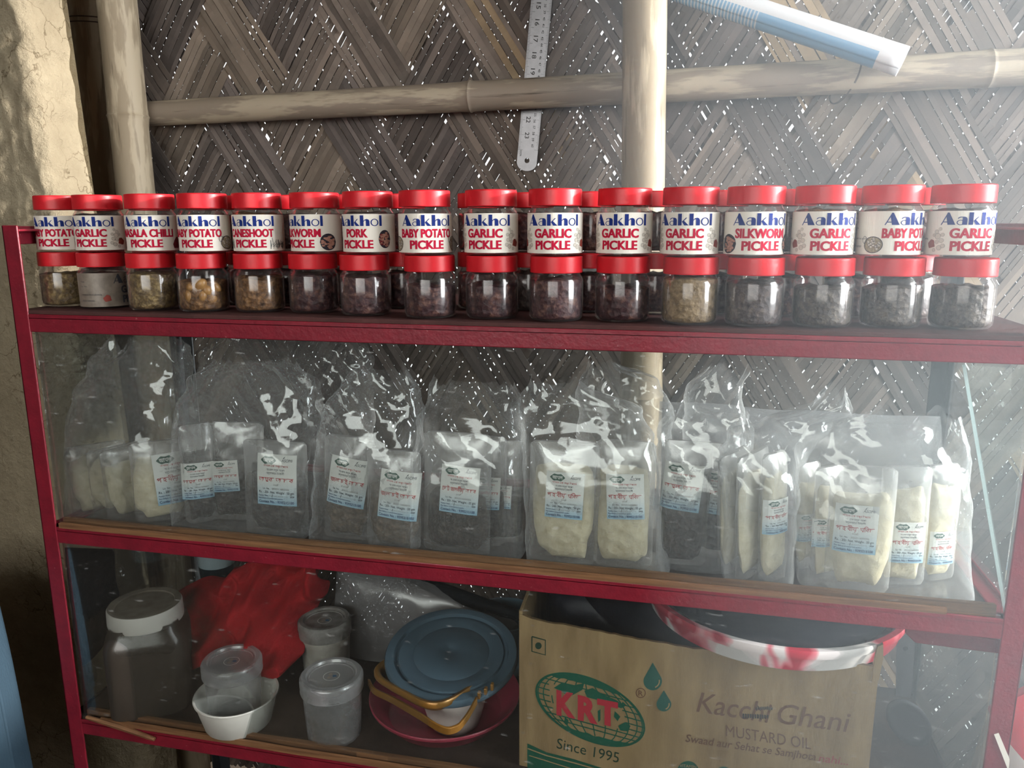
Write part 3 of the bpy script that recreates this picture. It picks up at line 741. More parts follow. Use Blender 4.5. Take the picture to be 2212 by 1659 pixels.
# the soaked label turned sideways on the second lower jar, and the potatoes in the fourth
jars = [o for o in COL.objects if o.name.startswith('pickle_jar')]
lb = bpy.data.objects.new('jar_label', LM['garlic'].copy()); COL.objects.link(lb); lb.parent = jars[1]
wet = mat('soaked_paper', (150, 140, 128), .4, .5, rgb2=(112, 102, 92), scale=60)
wi = mat('faded_ink', (58, 62, 70), .5)
for i, m_ in enumerate([wet, wi, wi, wet, wet, wi, wi, REDCL, wet, wet, wet]): lb.data.materials[i] = m_
az = math.atan2(CAM.x-cen[1].x, cen[1].y-CAM.y); jars[1].rotation_euler = (0, 0, az+radians(78))
pot = mat('boiled_potato', (172, 134, 84), .4, .5, rgb2=(132, 96, 58), scale=90)
dirc = -flat_dir(cen[3]); side = Vector((-dirc.y, dirc.x, 0))
jars[3].rotation_euler = (0, 0, 0)
for (s_, z, r, q, sh) in ((-.6, .034, .006, 1.0, .2), (-.15, .036, .008, 1.5, .9), (.15, .030, .0075, 1.1, -.5), (-.05, .022, .006, 1.4, .2), (.55, .034, .0065, 1.5, -.8), (-.7, .022, .006, 1.6, .1), (.4, .017, .005, 1.2, .6)):
    an = s_; v = dirc*cos(an)+side*sin(an)
    g = G(); n_ = 9; g.lathe([(r*sin(t*pi/n_), -r*q*cos(t*pi/n_)) for t in range(n_+1)], 14)
    o = g.build('potato', pot, jars[3]); o.location = v*(.0312-r*.55)+Vector((0, 0, z)); o.rotation_euler = (0, sh, an)

# ------------------------------------------------------------------ sealed pouches and their paper labels
POUCHF = film('frosted_pouch_film', .30, .30, .70, .25, crease=.2, cscale=30, milkcol=(.80, .80, .80), trans=.35, clear_foot=(.06, .095))
BAGF = film('clear_polythene', .11, .34, .66, .08, crease=.40, cscale=13, milkcol=(.86, .88, .90), trans=.4)
BAGT = film('crumpled_polythene', .13, .45, .56, .08, crease=.50, cscale=17, milkcol=(.86, .88, .90), trans=.4)
CREAM = fill_mat('pale_bamboo_shoot', (196, 184, 150), (216, 205, 174), (228, 219, 192), 60)
DARKP = fill_mat('dark_pickle_paste', (26, 21, 20), (44, 36, 32), (74, 62, 54), 110)
GREYP = fill_mat('brown_pickle_paste', (62, 52, 42), (88, 74, 60), (120, 104, 86), 110)
def label_paper():
    n = N('pouch_label_paper'); tc = n.n('ShaderNodeTexCoord'); sp = n.n('ShaderNodeSeparateXYZ'); n.l(tc.outputs['Generated'], sp.inputs[0])
    c = n.ramp(sp.outputs[2], [(0, lin((140, 186, 212))), (.22, lin((200, 218, 226))), (.5, lin((228, 230, 226))), (1, lin((224, 226, 222)))])
    n.surf(bsdf(n, c, .5, .3).outputs[0]); return n.m
LPAP = label_paper(); LGREEN = mat('logo_green', (58, 92, 80), .5); LDARK = mat('print_dark', (44, 48, 60), .5); LBLUE = mat('print_blue', (34, 62, 104), .5); LREDI = mat('print_red', (178, 40, 44), .5); LWHITE = mat('print_white', (238, 238, 234), .5); LGREY = mat('print_grey', (140, 136, 134), .5)
NAMES = {'khorisa': 'পাহাৰীয়া খিৰচা', 'amora': 'অমৰা আচাৰ', 'jolphai': 'জলফাই আচাৰ', 'bhot': 'েভাট জলকীয়া আচাৰ', 'amla': 'আমলা আচাৰ'}
_pl = {}
def label_geo(kind, wt='50 gm'):
    """a paper label 46 wide and 57 high, in millimetres, its lower left corner at 0, 0"""
    if (kind, wt) in _pl: return _pl[(kind, wt)]
    g = G(); nx, nz = 10, 12
    for i in range(nx):
        for j in range(nz):
            a, b, c, d = 46*i/nx, 46*(i+1)/nx, 57*j/nz, 57*(j+1)/nz
            g.add([(a, 0, c), (b, 0, c), (b, 0, d), (a, 0, d)], [(0, 1, 2, 3)], 0)
    y = -.25
    pts = [(13.5+8.2*(1+.13*cos(4*t))*cos(t)*(1 if True else 0), 50.2+4.6*(1+.20*cos(4*t+pi))*sin(t)*1.0) for t in [k*2*pi/32 for k in range(32)]]
    poly(g, pts, y, 1); text(g, 'আখল', 7.2, 19.8, 48.2, 4.2, y-.1, 4, .01)
    text(g, 'ASOMI', 29, 41, 49.3, 3.2, y, 2, 0, .2); poly(g, [(30.5, 53), (33, 55.5), (32.2, 53)], y, 2)
    text(g, 'অসমৰ এক অপূব উপহাৰ', 7.5, 37, 43.0, 2.2, y, 3, 0); text(g, 'সোৱাদ কতৃক সম্পণ', 11.5, 33, 38.8, 2.2, y, 2, .005); text(g, 'ঘৰুৱাভােৱ ৈতয়াৰী', 11.5, 32.5, 35.0, 2.2, y, 2, .005)
    text(g, NAMES[kind], 2.2, 42.8, 26.2, 5.2, y, 3, .012)
    text(g, 'চনাকী', 19, 25.5, 21.8, 2.0, y, 5, 0, .3)
    text(g, 'Lic. No.', 7, 15, 17.6, 2.0, y, 2, .01); text(g, '20323116000502', 18, 38, 17.6, 2.0, y, 5, .01)
    text(g, 'Rs. : 20/-', 2.2, 14.5, 13.2, 2.7, y, 2, .015); text(g, 'Net. Weight : '+wt, 15.8, 43.2, 13.2, 2.7, y, 2, .015)
    text(g, 'Packing Date :', 1.8, 13.8, 9.6, 1.6, y, 6, .02); text(g, '1.2.3.4.5.6.7.8.9.10.11.12', 15, 36, 9.6, 1.6, y, 5, .0); text(g, '2024', 39, 43.5, 9.6, 1.8, y, 2, .03)
    text(g, 'Best Before 12 month from packing', 1.8, 30.5, 6.6, 1.6, y, 6, .02)
    text(g, 'Contact No. : 9395215100', 1.8, 43.2, 2.2, 2.9, y, 6, .025)
    poly(g, [(17.5, 9.0), (18.0, 9.0), (18.7, 12.4), (18.2, 12.4)], y-.1, 2)
    _pl[(kind, wt)] = g; return g
LABM = [LPAP, LGREEN, LDARK, LREDI, LWHITE, LGREY, LBLUE]
def pouch(pl, pr, pt, Y, fill, lab=None, lbl='', yaw=0, roll=0, lean=4, tf=.010, wide=None, group=None, seed=0, fz=.62, fw=.84, split=False):
    """pl..pr columns and top row pt of the pouch in the photograph's frame; it stands on the middle shelf at depth Y"""
    zb = ZS2+.0025
    pb = proj((at_y((pl+pr)/2, 1150, Y).x, Y, zb))[1]
    a = at_y(pl, (pt+pb)/2, Y); b = at_y(pr, (pt+pb)/2, Y); xc = (a.x+b.x)/2
    wd = wide or abs(b.x-a.x); h = at_y((pl+pr)/2, pt, Y).z-zb
    e = empty('pickle_pouch', lbl, 'pouch', (xc, Y, zb), 0, group); e.rotation_euler = (radians(-lean), radians(roll), radians(yaw))
    hw = wd/2
    def dep(x, z):
        q = max(0, 1-abs(x/hw)**3)*max(0, 1-abs((z-h*.42)/(h*.60))**3)
        return tf*q**.6
    def nz(x, z, s): return .0012*noise.noise(Vector((x*60+seed*7, s, z*60)))+.0006*noise.noise(Vector((x*160, s+seed, z*160)))
    g = G(); nx, nzr = 22, 34; vs = []; fs = []
    for side in (-1, 1):
        for j in range(nzr+1):
            z = h*j/nzr
            for i in range(nx+1):
                u = -1+2*i/nx; x = hw*u
                cx = 1 if 0 < i < nx and 0 < j < nzr else 0
                rr = .006   # rounded corners
                xx = x; dz = min(z, h-z)
                if dz < rr: xx = x*(hw-rr+math.sqrt(max(0, rr*rr-(rr-dz)**2)))/hw
                wv = .0022*noise.noise(Vector((xx*22+seed*3, 1.7, z*18)))
                vs.append((xx, side*(dep(xx, z)+.0006)+wv+(nz(xx, z, side)*cx), z))
    K = (nx+1)*(nzr+1)
    for side in (0, 1):
        for j in range(nzr):
            for i in range(nx):
                k = side*K+j*(nx+1)+i; q = (k, k+1, k+nx+2, k+nx+1); fs.append(q if side == 0 else q[::-1])
    rim = [i for i in range(nx+1)]+[j*(nx+1)+nx for j in range(1, nzr+1)]+[nzr*(nx+1)+i for i in range(nx-1, -1, -1)]+[j*(nx+1) for j in range(nzr-1, 0, -1)]
    for k in range(len(rim)): p, q = rim[k], rim[(k+1) % len(rim)]; fs.append((q, p, p+K, q+K))
    g.add(vs, fs, 0, True); g.build('pouch_film', POUCHF, e)
    # contents, slumped towards the foot of the pouch
    g = G(); n, R_ = 56, 12; vs = []; fs = []; zc = h*fz*.5+.004
    ol = []
    for k in range(n):
        a_ = 2*pi*k/n; sx = abs(cos(a_))**.42*(1 if cos(a_) > 0 else -1); sz = abs(sin(a_))**.45*(1 if sin(a_) > 0 else -1)
        q = 1+.17*noise.noise(Vector((cos(a_)*1.6+seed*5, sin(a_)*1.6, seed)))
        tp = 1-.14*max(0, -sz)**2
        ol.append((hw*fw*sx*q*tp, min(max(zc+(h*fz*.5)*sz*q, .004), h*.93)))
    for side in (-1, 1):
        for r in range(R_+1):
            s_ = r/R_
            for (ox, oz) in ol:
                x = ox*s_; z = zc+(oz-zc)*s_
                d_ = max(dep(x, z)-.0009, .0004)*(1-s_**6)**.5*(.92+.10*noise.noise(Vector((x*90, side+seed, z*90))))
                vs.append((x, side*min(d_, max(dep(x, z)-.0004, .0003)), z))
    K = n*(R_+1)
    for side in (0, 1):
        for r in range(R_):
            for k in range(n):
                p = side*K+r*n+k; q = side*K+r*n+(k+1) % n; f = (p, p+n, q+n, q); fs.append(f if side else f[::-1])
    g.add(vs, fs, 0, True); g.build('contents', fill, e)
    if lab:
        kind, lx, ly, lw, lr = lab[:5]; lg = label_geo(kind, lab[5] if len(lab) > 5 else '50 gm')
        c = at_y(lx, ly, Y-tf); s_ = (abs(at_y(lx+lw/2, ly, Y-tf).x-at_y(lx-lw/2, ly, Y-tf).x)/max(cos(radians(yaw)), .3))/46
        L = G(); L.v = list(lg.v); L.f = lg.f; L.m = lg.m; L.s = lg.s
        cx_, cz_ = (c.x-xc)/max(cos(radians(yaw)), .3), c.z-zb; cr, sr = cos(radians(lr)), sin(radians(lr))
        def mp(x, y, z):
            x_, z_ = (x-23)*s_, (z-28.5)*s_; X, Z = cx_+x_*cr+z_*sr, cz_-x_*sr+z_*cr
            return (X, -(dep(max(-hw, min(hw, X)), Z)+.0016)+y*.001, Z)
        L.map(mp); L.build('paper_label', LABM, e)
    return e
PG = 'sealed pickle pouches on the middle shelf'
P_ = [
 (182, 248, 960, .085, CREAM, None, 'cream pouch seen nearly edge-on at the left end of the middle shelf', 50, 0, .013, .085),
 (232, 282, 965, .10, CREAM, None, 'second cream pouch, edge-on, behind the leftmost one', 62, 0, .011, .085),
 (262, 314, 965, .085, CREAM, None, 'third cream edge-on pouch, next to the labelled cream pouch in the first bag', 62, 0, .011, .085),
 (298, 394, 955, .075, CREAM, ('khorisa', 360, 1040, 66, -3), 'cream pouch with a half turned label in the leftmost plastic bag', 34, 0, .012, None),
 (400, 462, 918, .080, DARKP, ('amora', 420, 1040, 42, 2), 'narrow dark pouch at the left of the second bag, label turned aside', 42, 0, .010, None),
 (452, 552, 915, .100, DARKP, ('amora', 478, 1030, 46, -6), 'dark pouch leaning behind, between the narrow one and the black-bottomed one', 20, 4, .010, None),
 (527, 662, 955, .060, DARKP, ('amora', 594, 1040, 82, 1), 'dark pouch with a red-lettered label facing front in the second bag', 0, 0, .013, None),
 (695, 796, 945, .070, GREYP, ('jolphai', 743, 1044, 80, 7), 'brown pouch with a label slanting right, at the left of the third bag', 0, 2, .012, None),
 (790, 905, 975, .050, GREYP, ('jolphai', 856, 1073, 82, 5), 'brown pouch with the lower-set label at the right of the third bag', 0, 1, .012, None),
 (912, 1056, 938, .058, DARKP, ('bhot', 988, 1061, 82, 3, '25 gm'), 'half filled pouch with dark paste and bright label in the fourth bag', 0, 1, .012, None),
 (1000, 1090, 945, .088, DARKP, ('bhot', 1046, 1068, 56, 2, '25 gm'), 'pouch half hidden behind the half filled pouch of dark paste', 8, 1, .009, None),
 (1058, 1130, 955, .105, DARKP, ('bhot', 1080, 1075, 40, 2, '25 gm'), 'rearmost pouch at the right edge of the fourth bag', 8, 1, .009, None),
 (1143, 1292, 958, .060, CREAM, ('khorisa', 1218, 1074, 82, 2), 'cream pouch at the left of the fifth bag, label upright', 0, 0, .014, None),
 (1284, 1413, 955, .062, CREAM, ('khorisa', 1350, 1077, 82, -3), 'cream pouch at the right of the fifth bag, its label tilted', 0, 0, .014, None),
 (1423, 1530, 955, .085, DARKP, ('amla', 1470, 1056, 86, 4), 'dark blue-black pouch with a grey label in the gap between cream pouches', 0, 1, .010, None),
 (1500, 1590, 960, .115, DARKP, ('amla', 1548, 1068, 80, 4), 'faint dark pouch tucked behind the blue-black one', 0, 1, .009, None),
 (1566, 1622, 975, .095, CREAM, None, 'cream pouch on edge at the left of the bag under the knotted plastic', 62, 0, .011, .085),
 (1604, 1664, 978, .080, CREAM, None, 'cream pouch on edge in the middle of the bag under the knotted plastic', 60, 0, .011, .085),
 (1636, 1718, 980, .065, CREAM, ('khorisa', 1672, 1117, 44, 1), 'cream pouch with a narrow turned label under the knotted plastic', 48, 0, .012, None),
 (1712, 1782, 1000, .110, CREAM, ('khorisa', 1740, 1140, 40, 0), 'cream pouch at the back left of the rightmost bag', 40, 0, .010, None),
 (1752, 1834, 1010, .085, CREAM, ('khorisa', 1776, 1150, 44, 0), 'cream pouch peeping out behind the front pouch of the rightmost bag', 36, 0, .010, None),
 (1788, 1932, 1010, .055, CREAM, ('khorisa', 1850, 1147, 94, 1), 'front cream pouch with the largest clear label in the rightmost bag', 0, 0, .014, None),
 (1898, 2012, 1010, .085, CREAM, ('khorisa', 1960, 1175, 80, 1), 'cream pouch with a faint label, right of the front pouch in the rightmost bag', 10, 0, .012, None),
 (1990, 2082, 1005, .110, CREAM, ('khorisa', 2030, 1185, 60, 1), 'cream pouch at the right end of the rightmost bag', 26, 0, .011, None)]
for i, (pl, pr, pt, Y, fm, lab, lb, yw, rl, tf, wide) in enumerate(P_):
    d = fm in (DARKP,); half = lab and lab[0] == 'bhot'
    pouch(pl, pr, pt, Y, fm, lab, lb, yw, rl, 3, tf, wide, PG, i+1, .5 if half else (.72 if fm is not CREAM else .80), .90)

def bag(rows, Yc, dp, label, seed, amp=.006, open_top=True, parts=None, group='clear plastic bags on the middle shelf'):
    """rows of (image row, left column, right column) from the top down give the bag's outline at depth Yc"""
    pts = []
    for (py, xl, xr) in rows:
        a, b = at_y(xl, py, Yc), at_y(xr, py, Yc); pts.append([max((a.z+b.z)/2, ZS2+.001), a.x, b.x])
    pts.sort(); pts[0][0] = ZS2+.001
    def at(z):
        for p, q in zip(pts, pts[1:]):
            if z <= q[0]:
                t = (z-p[0])/max(q[0]-p[0], 1e-6); t = t*t*(3-2*t); return p[1]+(q[1]-p[1])*t, p[2]+(q[2]-p[2])*t
        return pts[-1][1], pts[-1][2]
    z0, z1 = pts[0][0], pts[-1][0]; H = z1-z0; nr, n = 64, 96; vs = []; fs = []; mi = []
    for j in range(nr+1):
        t = j/nr; z = z0+H*t; a, b = at(z); hw = (b-a)/2; xc = (a+b)/2
        d = dp*(1-.80*max(0, (t-.45)/.55)**1.3)
        for k in range(n):
            an = 2*pi*k/n; c, s = cos(an), sin(an)
            x = hw*abs(c)**.55*(1 if c > 0 else -1); y = d*abs(s)**.55*(1 if s > 0 else -1)
            nv = Vector((c*d, s*hw, 0)).normalized(); p = Vector((xc+x, Yc+y, z))
            q = Vector((p.x, p.y*.6, p.z))+Vector((seed*1.7, 0, 0))
            up = .25+1.1*max(0, (t-.35)/.65)
            h = amp*up*(1.2*ridge(q, 26)+.9*ridge(q+Vector((5, 2, 9)), 58)*.6+.8*noise.noise(q*11))
            # soft diagonal drag folds
            h += amp*.35*sin((p.x*1.0+p.z*.9)*120+3*noise.noise(q*9))*(.3+.7*t)
            if j == 0: h = 0
            p = p+nv*h
            if t > .8: p.z += (t-.8)/.2*(.022*noise.noise(Vector((an*1.3, seed, 2)))+.010*noise.noise(Vector((an*4, seed, 5))))
            p.y = min(max(p.y, .0165), D-.008); p.z = max(p.z, ZS2+.0008); vs.append(p)
    for j in range(nr):
        for k in range(n): fs.append((j*n+k, j*n+(k+1) % n, (j+1)*n+(k+1) % n, (j+1)*n+k))
    base = Vector(((pts[0][1]+pts[0][2])/2, Yc, ZS2+.001))
    g = G(); g.add([v-base for v in vs], fs, 0, True); g.s = [True]*len(g.f)
    for fi in range(len(g.f)):
        if fi//n > nr*.55: g.m[fi] = 1
    g.f.append(tuple(range(n))[::-1]); g.m.append(0); g.s.append(False)
    me = g.mesh('plastic_bag', [BAGF, BAGT]); o = bpy.data.objects.new('plastic_bag', me); COL.objects.link(o); o.location = base
    return tag(o, label, 'plastic bag', group)
bag([(740, 250, 400), (790, 205, 398), (850, 182, 397), (900, 178, 395), (1000, 178, 394), (1138, 180, 398)], .085, .060, 'leftmost clear plastic bag, crumpled over cream pouches', 1)
bag([(785, 470, 640), (825, 420, 685), (900, 396, 690), (1000, 395, 688), (1100, 396, 684), (1165, 400, 680)], .080, .058, 'clear plastic bag over dark pouches, second from the left', 2)
bag([(800, 770, 880), (838, 735, 905), (890, 705, 908), (980, 693, 905), (1100, 688, 904), (1188, 684, 902)], .068, .045, 'clear plastic bag over two brown pouches, third from the left', 3)
bag([(830, 945, 1105), (865, 925, 1122), (920, 905, 1128), (1000, 902, 1131), (1100, 900, 1133), (1205, 900, 1136)], .080, .055, 'clear plastic bag over the half filled dark paste pouch', 4)
bag([(828, 1150, 1262), (880, 1122, 1380), (940, 1126, 1412), (1000, 1136, 1418), (1150, 1140, 1432), (1222, 1143, 1448)], .070, .048, 'clear plastic bag holding two cream pouches in the middle of the shelf', 5)
bag([(890, 1450, 1610), (940, 1420, 1622), (1015, 1416, 1612), (1100, 1418, 1600), (1195, 1420, 1585)], .110, .050, 'clear plastic bag over the blue-black pouches', 6)
bag([(848, 1786, 1836), (880, 1748, 1836), (910, 1650, 1800), (945, 1575, 1760), (1000, 1556, 1722), (1100, 1562, 1716), (1262, 1556, 1706)], .082, .058, 'clear plastic bag gathered into a knot above cream pouches', 7, .007)
bag([(902, 1860, 2072), (935, 1745, 2086), (1000, 1722, 2090), (1150, 1718, 2086), (1290, 1716, 2090)], .082, .058, 'widest clear plastic bag at the right end, over cream pouches', 8)
bag([(735, 480, 790), (770, 440, 802), (850, 425, 800), (960, 420, 800), (1080, 425, 800)], .255, .045, 'large loose plastic bag standing behind the second and third bags', 9, .008)
bag([(785, 1275, 1330), (820, 1258, 1420), (880, 1255, 1450), (960, 1250, 1450), (1080, 1255, 1450)], .235, .04, 'loose plastic bag top behind the two cream pouches, before the bamboo post', 10, .008)
bag([(800, 1545, 1608), (840, 1490, 1604), (900, 1478, 1606), (1000, 1475, 1610), (1090, 1480, 1610)], .240, .04, 'loose plastic bag top rising behind the blue-black pouch', 11, .008)
# bundle of unused bags lying at the back
a = at_y(1425, 868, .30); b = at_y(2030, 905, .30)
g = G(); nx, nz = 60, 12; vs = []; fs = []
for side, yy in ((0, .275), (1, .325)):
    for j in range(nz+1):
        for i in range(nx+1):
            x = a.x+(b.x-a.x)*i/nx; zt_ = a.z+(b.z-a.z)*i/nx+.006*noise.noise(Vector((x*9, 0, 1))); z = ZS2+.001+(zt_-ZS2)*j/nz
            e_ = (1-abs(2*j/nz-1)**4); vs.append((x, .30+(yy-.30)*e_+.004*noise.noise(Vector((x*14, yy*9, z*30))), z))
K = (nx+1)*(nz+1)
for side in (0, 1):
    for j in range(nz):
        for i in range(nx): k = side*K+j*(nx+1)+i; fs.append((k, k+1, k+nx+2, k+nx+1) if side == 0 else (k, k+nx+1, k+nx+2, k+1))
g.add(vs, fs, 0, True); tag(g.build('bag_bundle', film('stacked_film', .42, .3, .7, .2, crease=.5, cscale=30, milkcol=(.62, .62, .64), trans=.2)), 'flat grey bundle of unused plastic bags lying behind the right-hand pouches', 'bundle')
# a spare sheet of glass leaning inside the right end of the middle compartment
gp = [at_y(2166, 1334, .024), at_y(2078, 788, .070)]
g = G(); A_, B_ = gp; A_.z = max(A_.z, ZS2+.004); A2 = Vector((W-.016, .020, A_.z)); B2 = Vector((W-.016, .060, B_.z)); nv = (A2-A_).cross(B_-A_).normalized()*.004
vs = [A_, A2, B2, B_]; vs = vs+[v-nv for v in vs]
g.add(vs, [(0, 1, 2, 3), (7, 6, 5, 4), (0, 4, 5, 1), (1, 5, 6, 2), (2, 6, 7, 3)], 0); g.add([vs[3], vs[7], vs[4], vs[0]], [(0, 1, 2, 3)], 1)
tag(fixn(g.build('glass_sheet', [GLASS, mat('glass_cut_edge', (200, 216, 218), .3, .5)])), 'loose sheet of glass leaning at the right end of the middle compartment', 'glass')

# ------------------------------------------------------------------ the bottom compartment
def pillow(g, px, Y, tf, tb, amp, sc, mi=0, n=96, R_=26, seed=0, world=False, pw=4, ridge_w=1.0, yfun=None):
    """closed lumpy body with the outline px (image columns and rows at depth Y, or world x, z)"""
    pts = [tuple(p) if world else (lambda q: (q.x, q.z))(at_y(p[0], p[1], Y)) for p in px]
    L = [0]
    for i in range(len(pts)): j = (i+1) % len(pts); L.append(L[-1]+math.dist(pts[i], pts[j]))
    ol = []
    for k in range(n):
        t = L[-1]*k/n; i = max(q for q in range(len(pts)) if L[q] <= t+1e-9); f = (t-L[i])/max(L[i+1]-L[i], 1e-9); p, q = pts[i], pts[(i+1) % len(pts)]
        ol.append((p[0]+(q[0]-p[0])*f, p[1]+(q[1]-p[1])*f))
    cx, cz = sum(p[0] for p in ol)/n, sum(p[1] for p in ol)/n; vs = []; fs = []
    for side, t_ in ((-1, tf), (1, tb)):
        for r in range(R_+1):
            s_ = r/R_
            for (ox, oz) in ol:
                x = cx+(ox-cx)*s_; z = cz+(oz-cz)*s_; q = Vector((x+seed, side*.1, z))
                d = t_*(1-s_**pw)**.5; d += amp*(ridge_w*1.6*ridge(q, sc)+noise.noise(q*sc*.6)+.35*noise.noise(q*sc*2.3))*(1-s_**8) if side < 0 else 0
                vs.append((x, Y+(yfun(x, z) if yfun else 0)+side*max(d, 0.0004 if s_ < 1 else 0), z))
    K = n*(R_+1)
    for side in (0, 1):
        for r in range(R_):
            for k in range(n):
                p = side*K+r*n+k; q = side*K+r*n+(k+1) % n; f = (p, p+n, q+n, q); fs.append(f if side else f[::-1])
    g.add(vs, fs, mi, True); return g
def round_thing(c, rz=0): return c
# square plastic jar with white lid
c, r = standing(246, 434, 1556, ZS3); c.z = ZS3+.0005
lc = height_at(340, 1366, c-flat_dir(c)*r*.86)-c.z; rl = r*.86
e = empty('storage_jar', 'big dusty square jar of dark contents with a white screw lid', 'jar', c, radians(32))
g = G(); hb = lc-.004; g.lathe([(0, .001), (r*.86, 0), (r*.94, .006), (r*.95, hb*.82), (r*.90, hb*.93), (r*.78, hb), (r*.76, hb+.01)], 64, se=5)
g.build('jar_body', film('dusty_jar_plastic', .72, .3, .93, .28, milkcol=(.062, .052, .042)), e)
g = G(); g.lathe([(0, .003), (r*.80, .003), (r*.90, .008), (r*.91, hb*.80), (r*.6, hb*.84), (0, hb*.85)], 48, se=5, wob=lambda a, q, z: (q*(1+.02*sin(a*5)), z+.004*sin(a*3)*(z > .05)))
g.build('contents', fill_mat('dark_stored_pickle', (40, 32, 26), (58, 48, 38), (82, 70, 56), 80), e)
LIDW = mat('dusty_white_lid', (214, 210, 202), .5, .4); LIDT = mat('lid_top_dust', (112, 104, 94), .9, .1, rgb2=(140, 132, 120), scale=40)
g = G(); g.lathe([(r*.80, lc), (rl, lc), (rl*1.01, lc+.003), (rl, lc+.024), (rl*.97, lc+.027)], 60); g.lathe([(rl*.97, lc+.027), (rl*.80, lc+.0265), (rl*.78, lc+.0245), (rl*.74, lc+.0245), (0, lc+.0245)], 60, mi=1)
g.build('lid', [LIDW, LIDT], e)
# white bowl
c, r = standing(447, 592, 1601, ZS3); zr_ = None; bowl_c = Vector(c)
rr = r*1.27; zr_ = at_y(515, 1556, c.y-rr*.97).z-ZS3
WHITE = mat('white_plastic', (206, 206, 198), .4, .45, var=.12, scale=25)
e = empty('white_bowl', 'white plastic bowl with a chipped rim holding a lidded clear container', 'bowl', (c.x, c.y, ZS3+.0004))
g = G(); g.lathe([(0, 0), (r*.92, 0), (r, .003), (rr*.955, zr_-.007), (rr*.96, zr_-.004), (rr, zr_-.003), (rr*1.012, zr_-.0005), (rr, zr_+.001), (rr*.955, zr_), (rr*.93, zr_-.006), (r*.96, .006), (r*.88, .003), (0, .003)], 72)
g.build('bowl_shell', WHITE, e)
# clear lidded containers
CLEAR = film('cloudy_container_plastic', .12, .45, .78, .2, milkcol=(.62, .62, .64), trans=.3)
CLID = film('cloudy_lid_plastic', .36, .4, .80, .25, milkcol=(.66, .66, .68), trans=.3)
LOGOB = mat('lid_print_blue', (40, 92, 130), .4)
def tub(c, r, H, label, mbody, mlid, opaque=False):
    e = empty('lidded_container', label, 'container', c)
    hl = H*.24
    g = G(); g.lathe([(0, 0), (r*.80, 0), (r*.845, .003), (r*.93, H-hl), (r*.93, H-.004), (r*.91, H-.004), (r*.905, H-hl), (r*.82, .005), (0, .003)], 60); g.build('tub', mbody, e)
    g = G(); g.lathe([(r*.945, H-hl), (r*.99, H-hl), (r*1.0, H-hl+.002), (r*.975, H-hl*.66), (r*1.0, H-hl*.55), (r*1.0, H-hl*.20), (r*.985, H-.003), (r*.93, H), (r*.80, H), (r*.76, H-.0035), (r*.70, H-.0035), (r*.69, H-.005), (0, H-.005)], 60); l = g.build('lid', mlid, e)
    g = G(); vs, fs = ring(0, 0, r*.26, r*.26, .0007, 32); g.add([(x, y, H-.0046) for x, y in vs], fs, 0)
    for k in range(3): a = k*2.1; g.add([(.0045*cos(a)+q*.004*cos(a+u), .0045*sin(a)+q*.004*sin(a+u), H-.0045) for q, u in ((1, 0), (1, 1.2), (1, 2.6), (.7, 4.2))], [(0, 1, 2, 3)], 1 if k == 0 else 2)
    g.build('lid_emblem', [LWHITE, LOGOB, mat('emblem_grey', (150, 140, 130), .5)], l); return e
c, r = standing(666, 784, 1621, ZS3); r2 = r*1.16
Hc = at_y(718, 1531, c.y-r2).z-ZS3; Hc = Hc/.76
tub((c.x, c.y, ZS3+.0005), r2, Hc, 'empty clear container with a lid standing alone on the bottom shelf', CLEAR, CLID)
d_ = flat_dir(bowl_c); tc = at_y(497, 1500, bowl_c.y+.0); tub((bowl_c.x-.012, bowl_c.y+.012, ZS3+.0045), r2*.965, Hc*.95, 'clear lidded container standing in the white bowl', CLEAR, CLID)
Y3 = .185; A_ = at_y(643, 1340, Y3); B_ = at_y(760, 1340, Y3); c3 = Vector(((A_.x+B_.x)/2, Y3, ZS3+.0005)); ph = math.atan2(CAM.x-c3.x, c3.y-CAM.y); r3 = (B_.x-A_.x)/2*cos(ph)
H3 = at_y(702, 1335, Y3).z-ZS3
WHT = mat('stained_white_tub', (184, 180, 172), .5, .35, rgb2=(150, 146, 138), scale=30)
tub(c3, r3, H3, 'whitish lidded tub with a dirty top behind the clear container', WHT, mat('dirty_tub_lid', (150, 148, 146), .5, .3, rgb2=(110, 106, 102), scale=50))
# pink basin, white bowl, gold basket with handle, blue lid: a stack
PINKB = mat('pink_plastic', (176, 62, 84), .35, .5, var=.25, scale=12)
cb, r = standing(838, 1090, 1619, ZS3); rb_ = r*1.27; zb_ = .034; cb.z = ZS3
e = empty('pink_basin', 'shallow pink plastic basin under the stack of bowls', 'basin', cb)
g = G(); g.lathe([(0, 0), (r*.95, 0), (r, .003), (rb_*.98, zb_-.005), (rb_, zb_-.004), (rb_*1.01, zb_), (rb_, zb_+.0015), (rb_*.975, zb_), (r*.98, .006), (r*.94, .004), (0, .004)], 90); g.build('basin_shell', PINKB, e)
CREAMW = mat('off_white_plastic', (206, 194, 188), .35, .45)
P = at_z(983, 1592, ZS3+.006); wr = .038; cw = P+flat_dir(P)*wr; cw.z = ZS3+.0045
zt_ = at_y(983, 1505, cw.y-.05).z-cw.z
e = empty('off_white_bowl', 'off-white bowl sitting in the pink basin under the gold basket', 'bowl', cw)
g = G(); R2 = wr*1.38; g.lathe([(0, 0), (wr*.9, 0), (wr, .004), (wr*1.2, zt_*.4), (R2*.97, zt_*.8), (R2, zt_-.003), (R2*1.02, zt_), (R2*.97, zt_), (R2*.93, zt_*.8), (wr*.95, .006), (0, .004)], 72); g.build('bowl_shell', CREAMW, e)
GOLD = mat('gold_plastic', (172, 124, 58), .32, .6, .35, var=.25, scale=15)
zg = cw.z+zt_+.0015
gc = at_z(943, 1452, zg+.012); gc.z = zg
e = empty('gold_basket', 'square gold plastic basket with a drop handle lying on the off-white bowl', 'basket', gc)
hs = .071
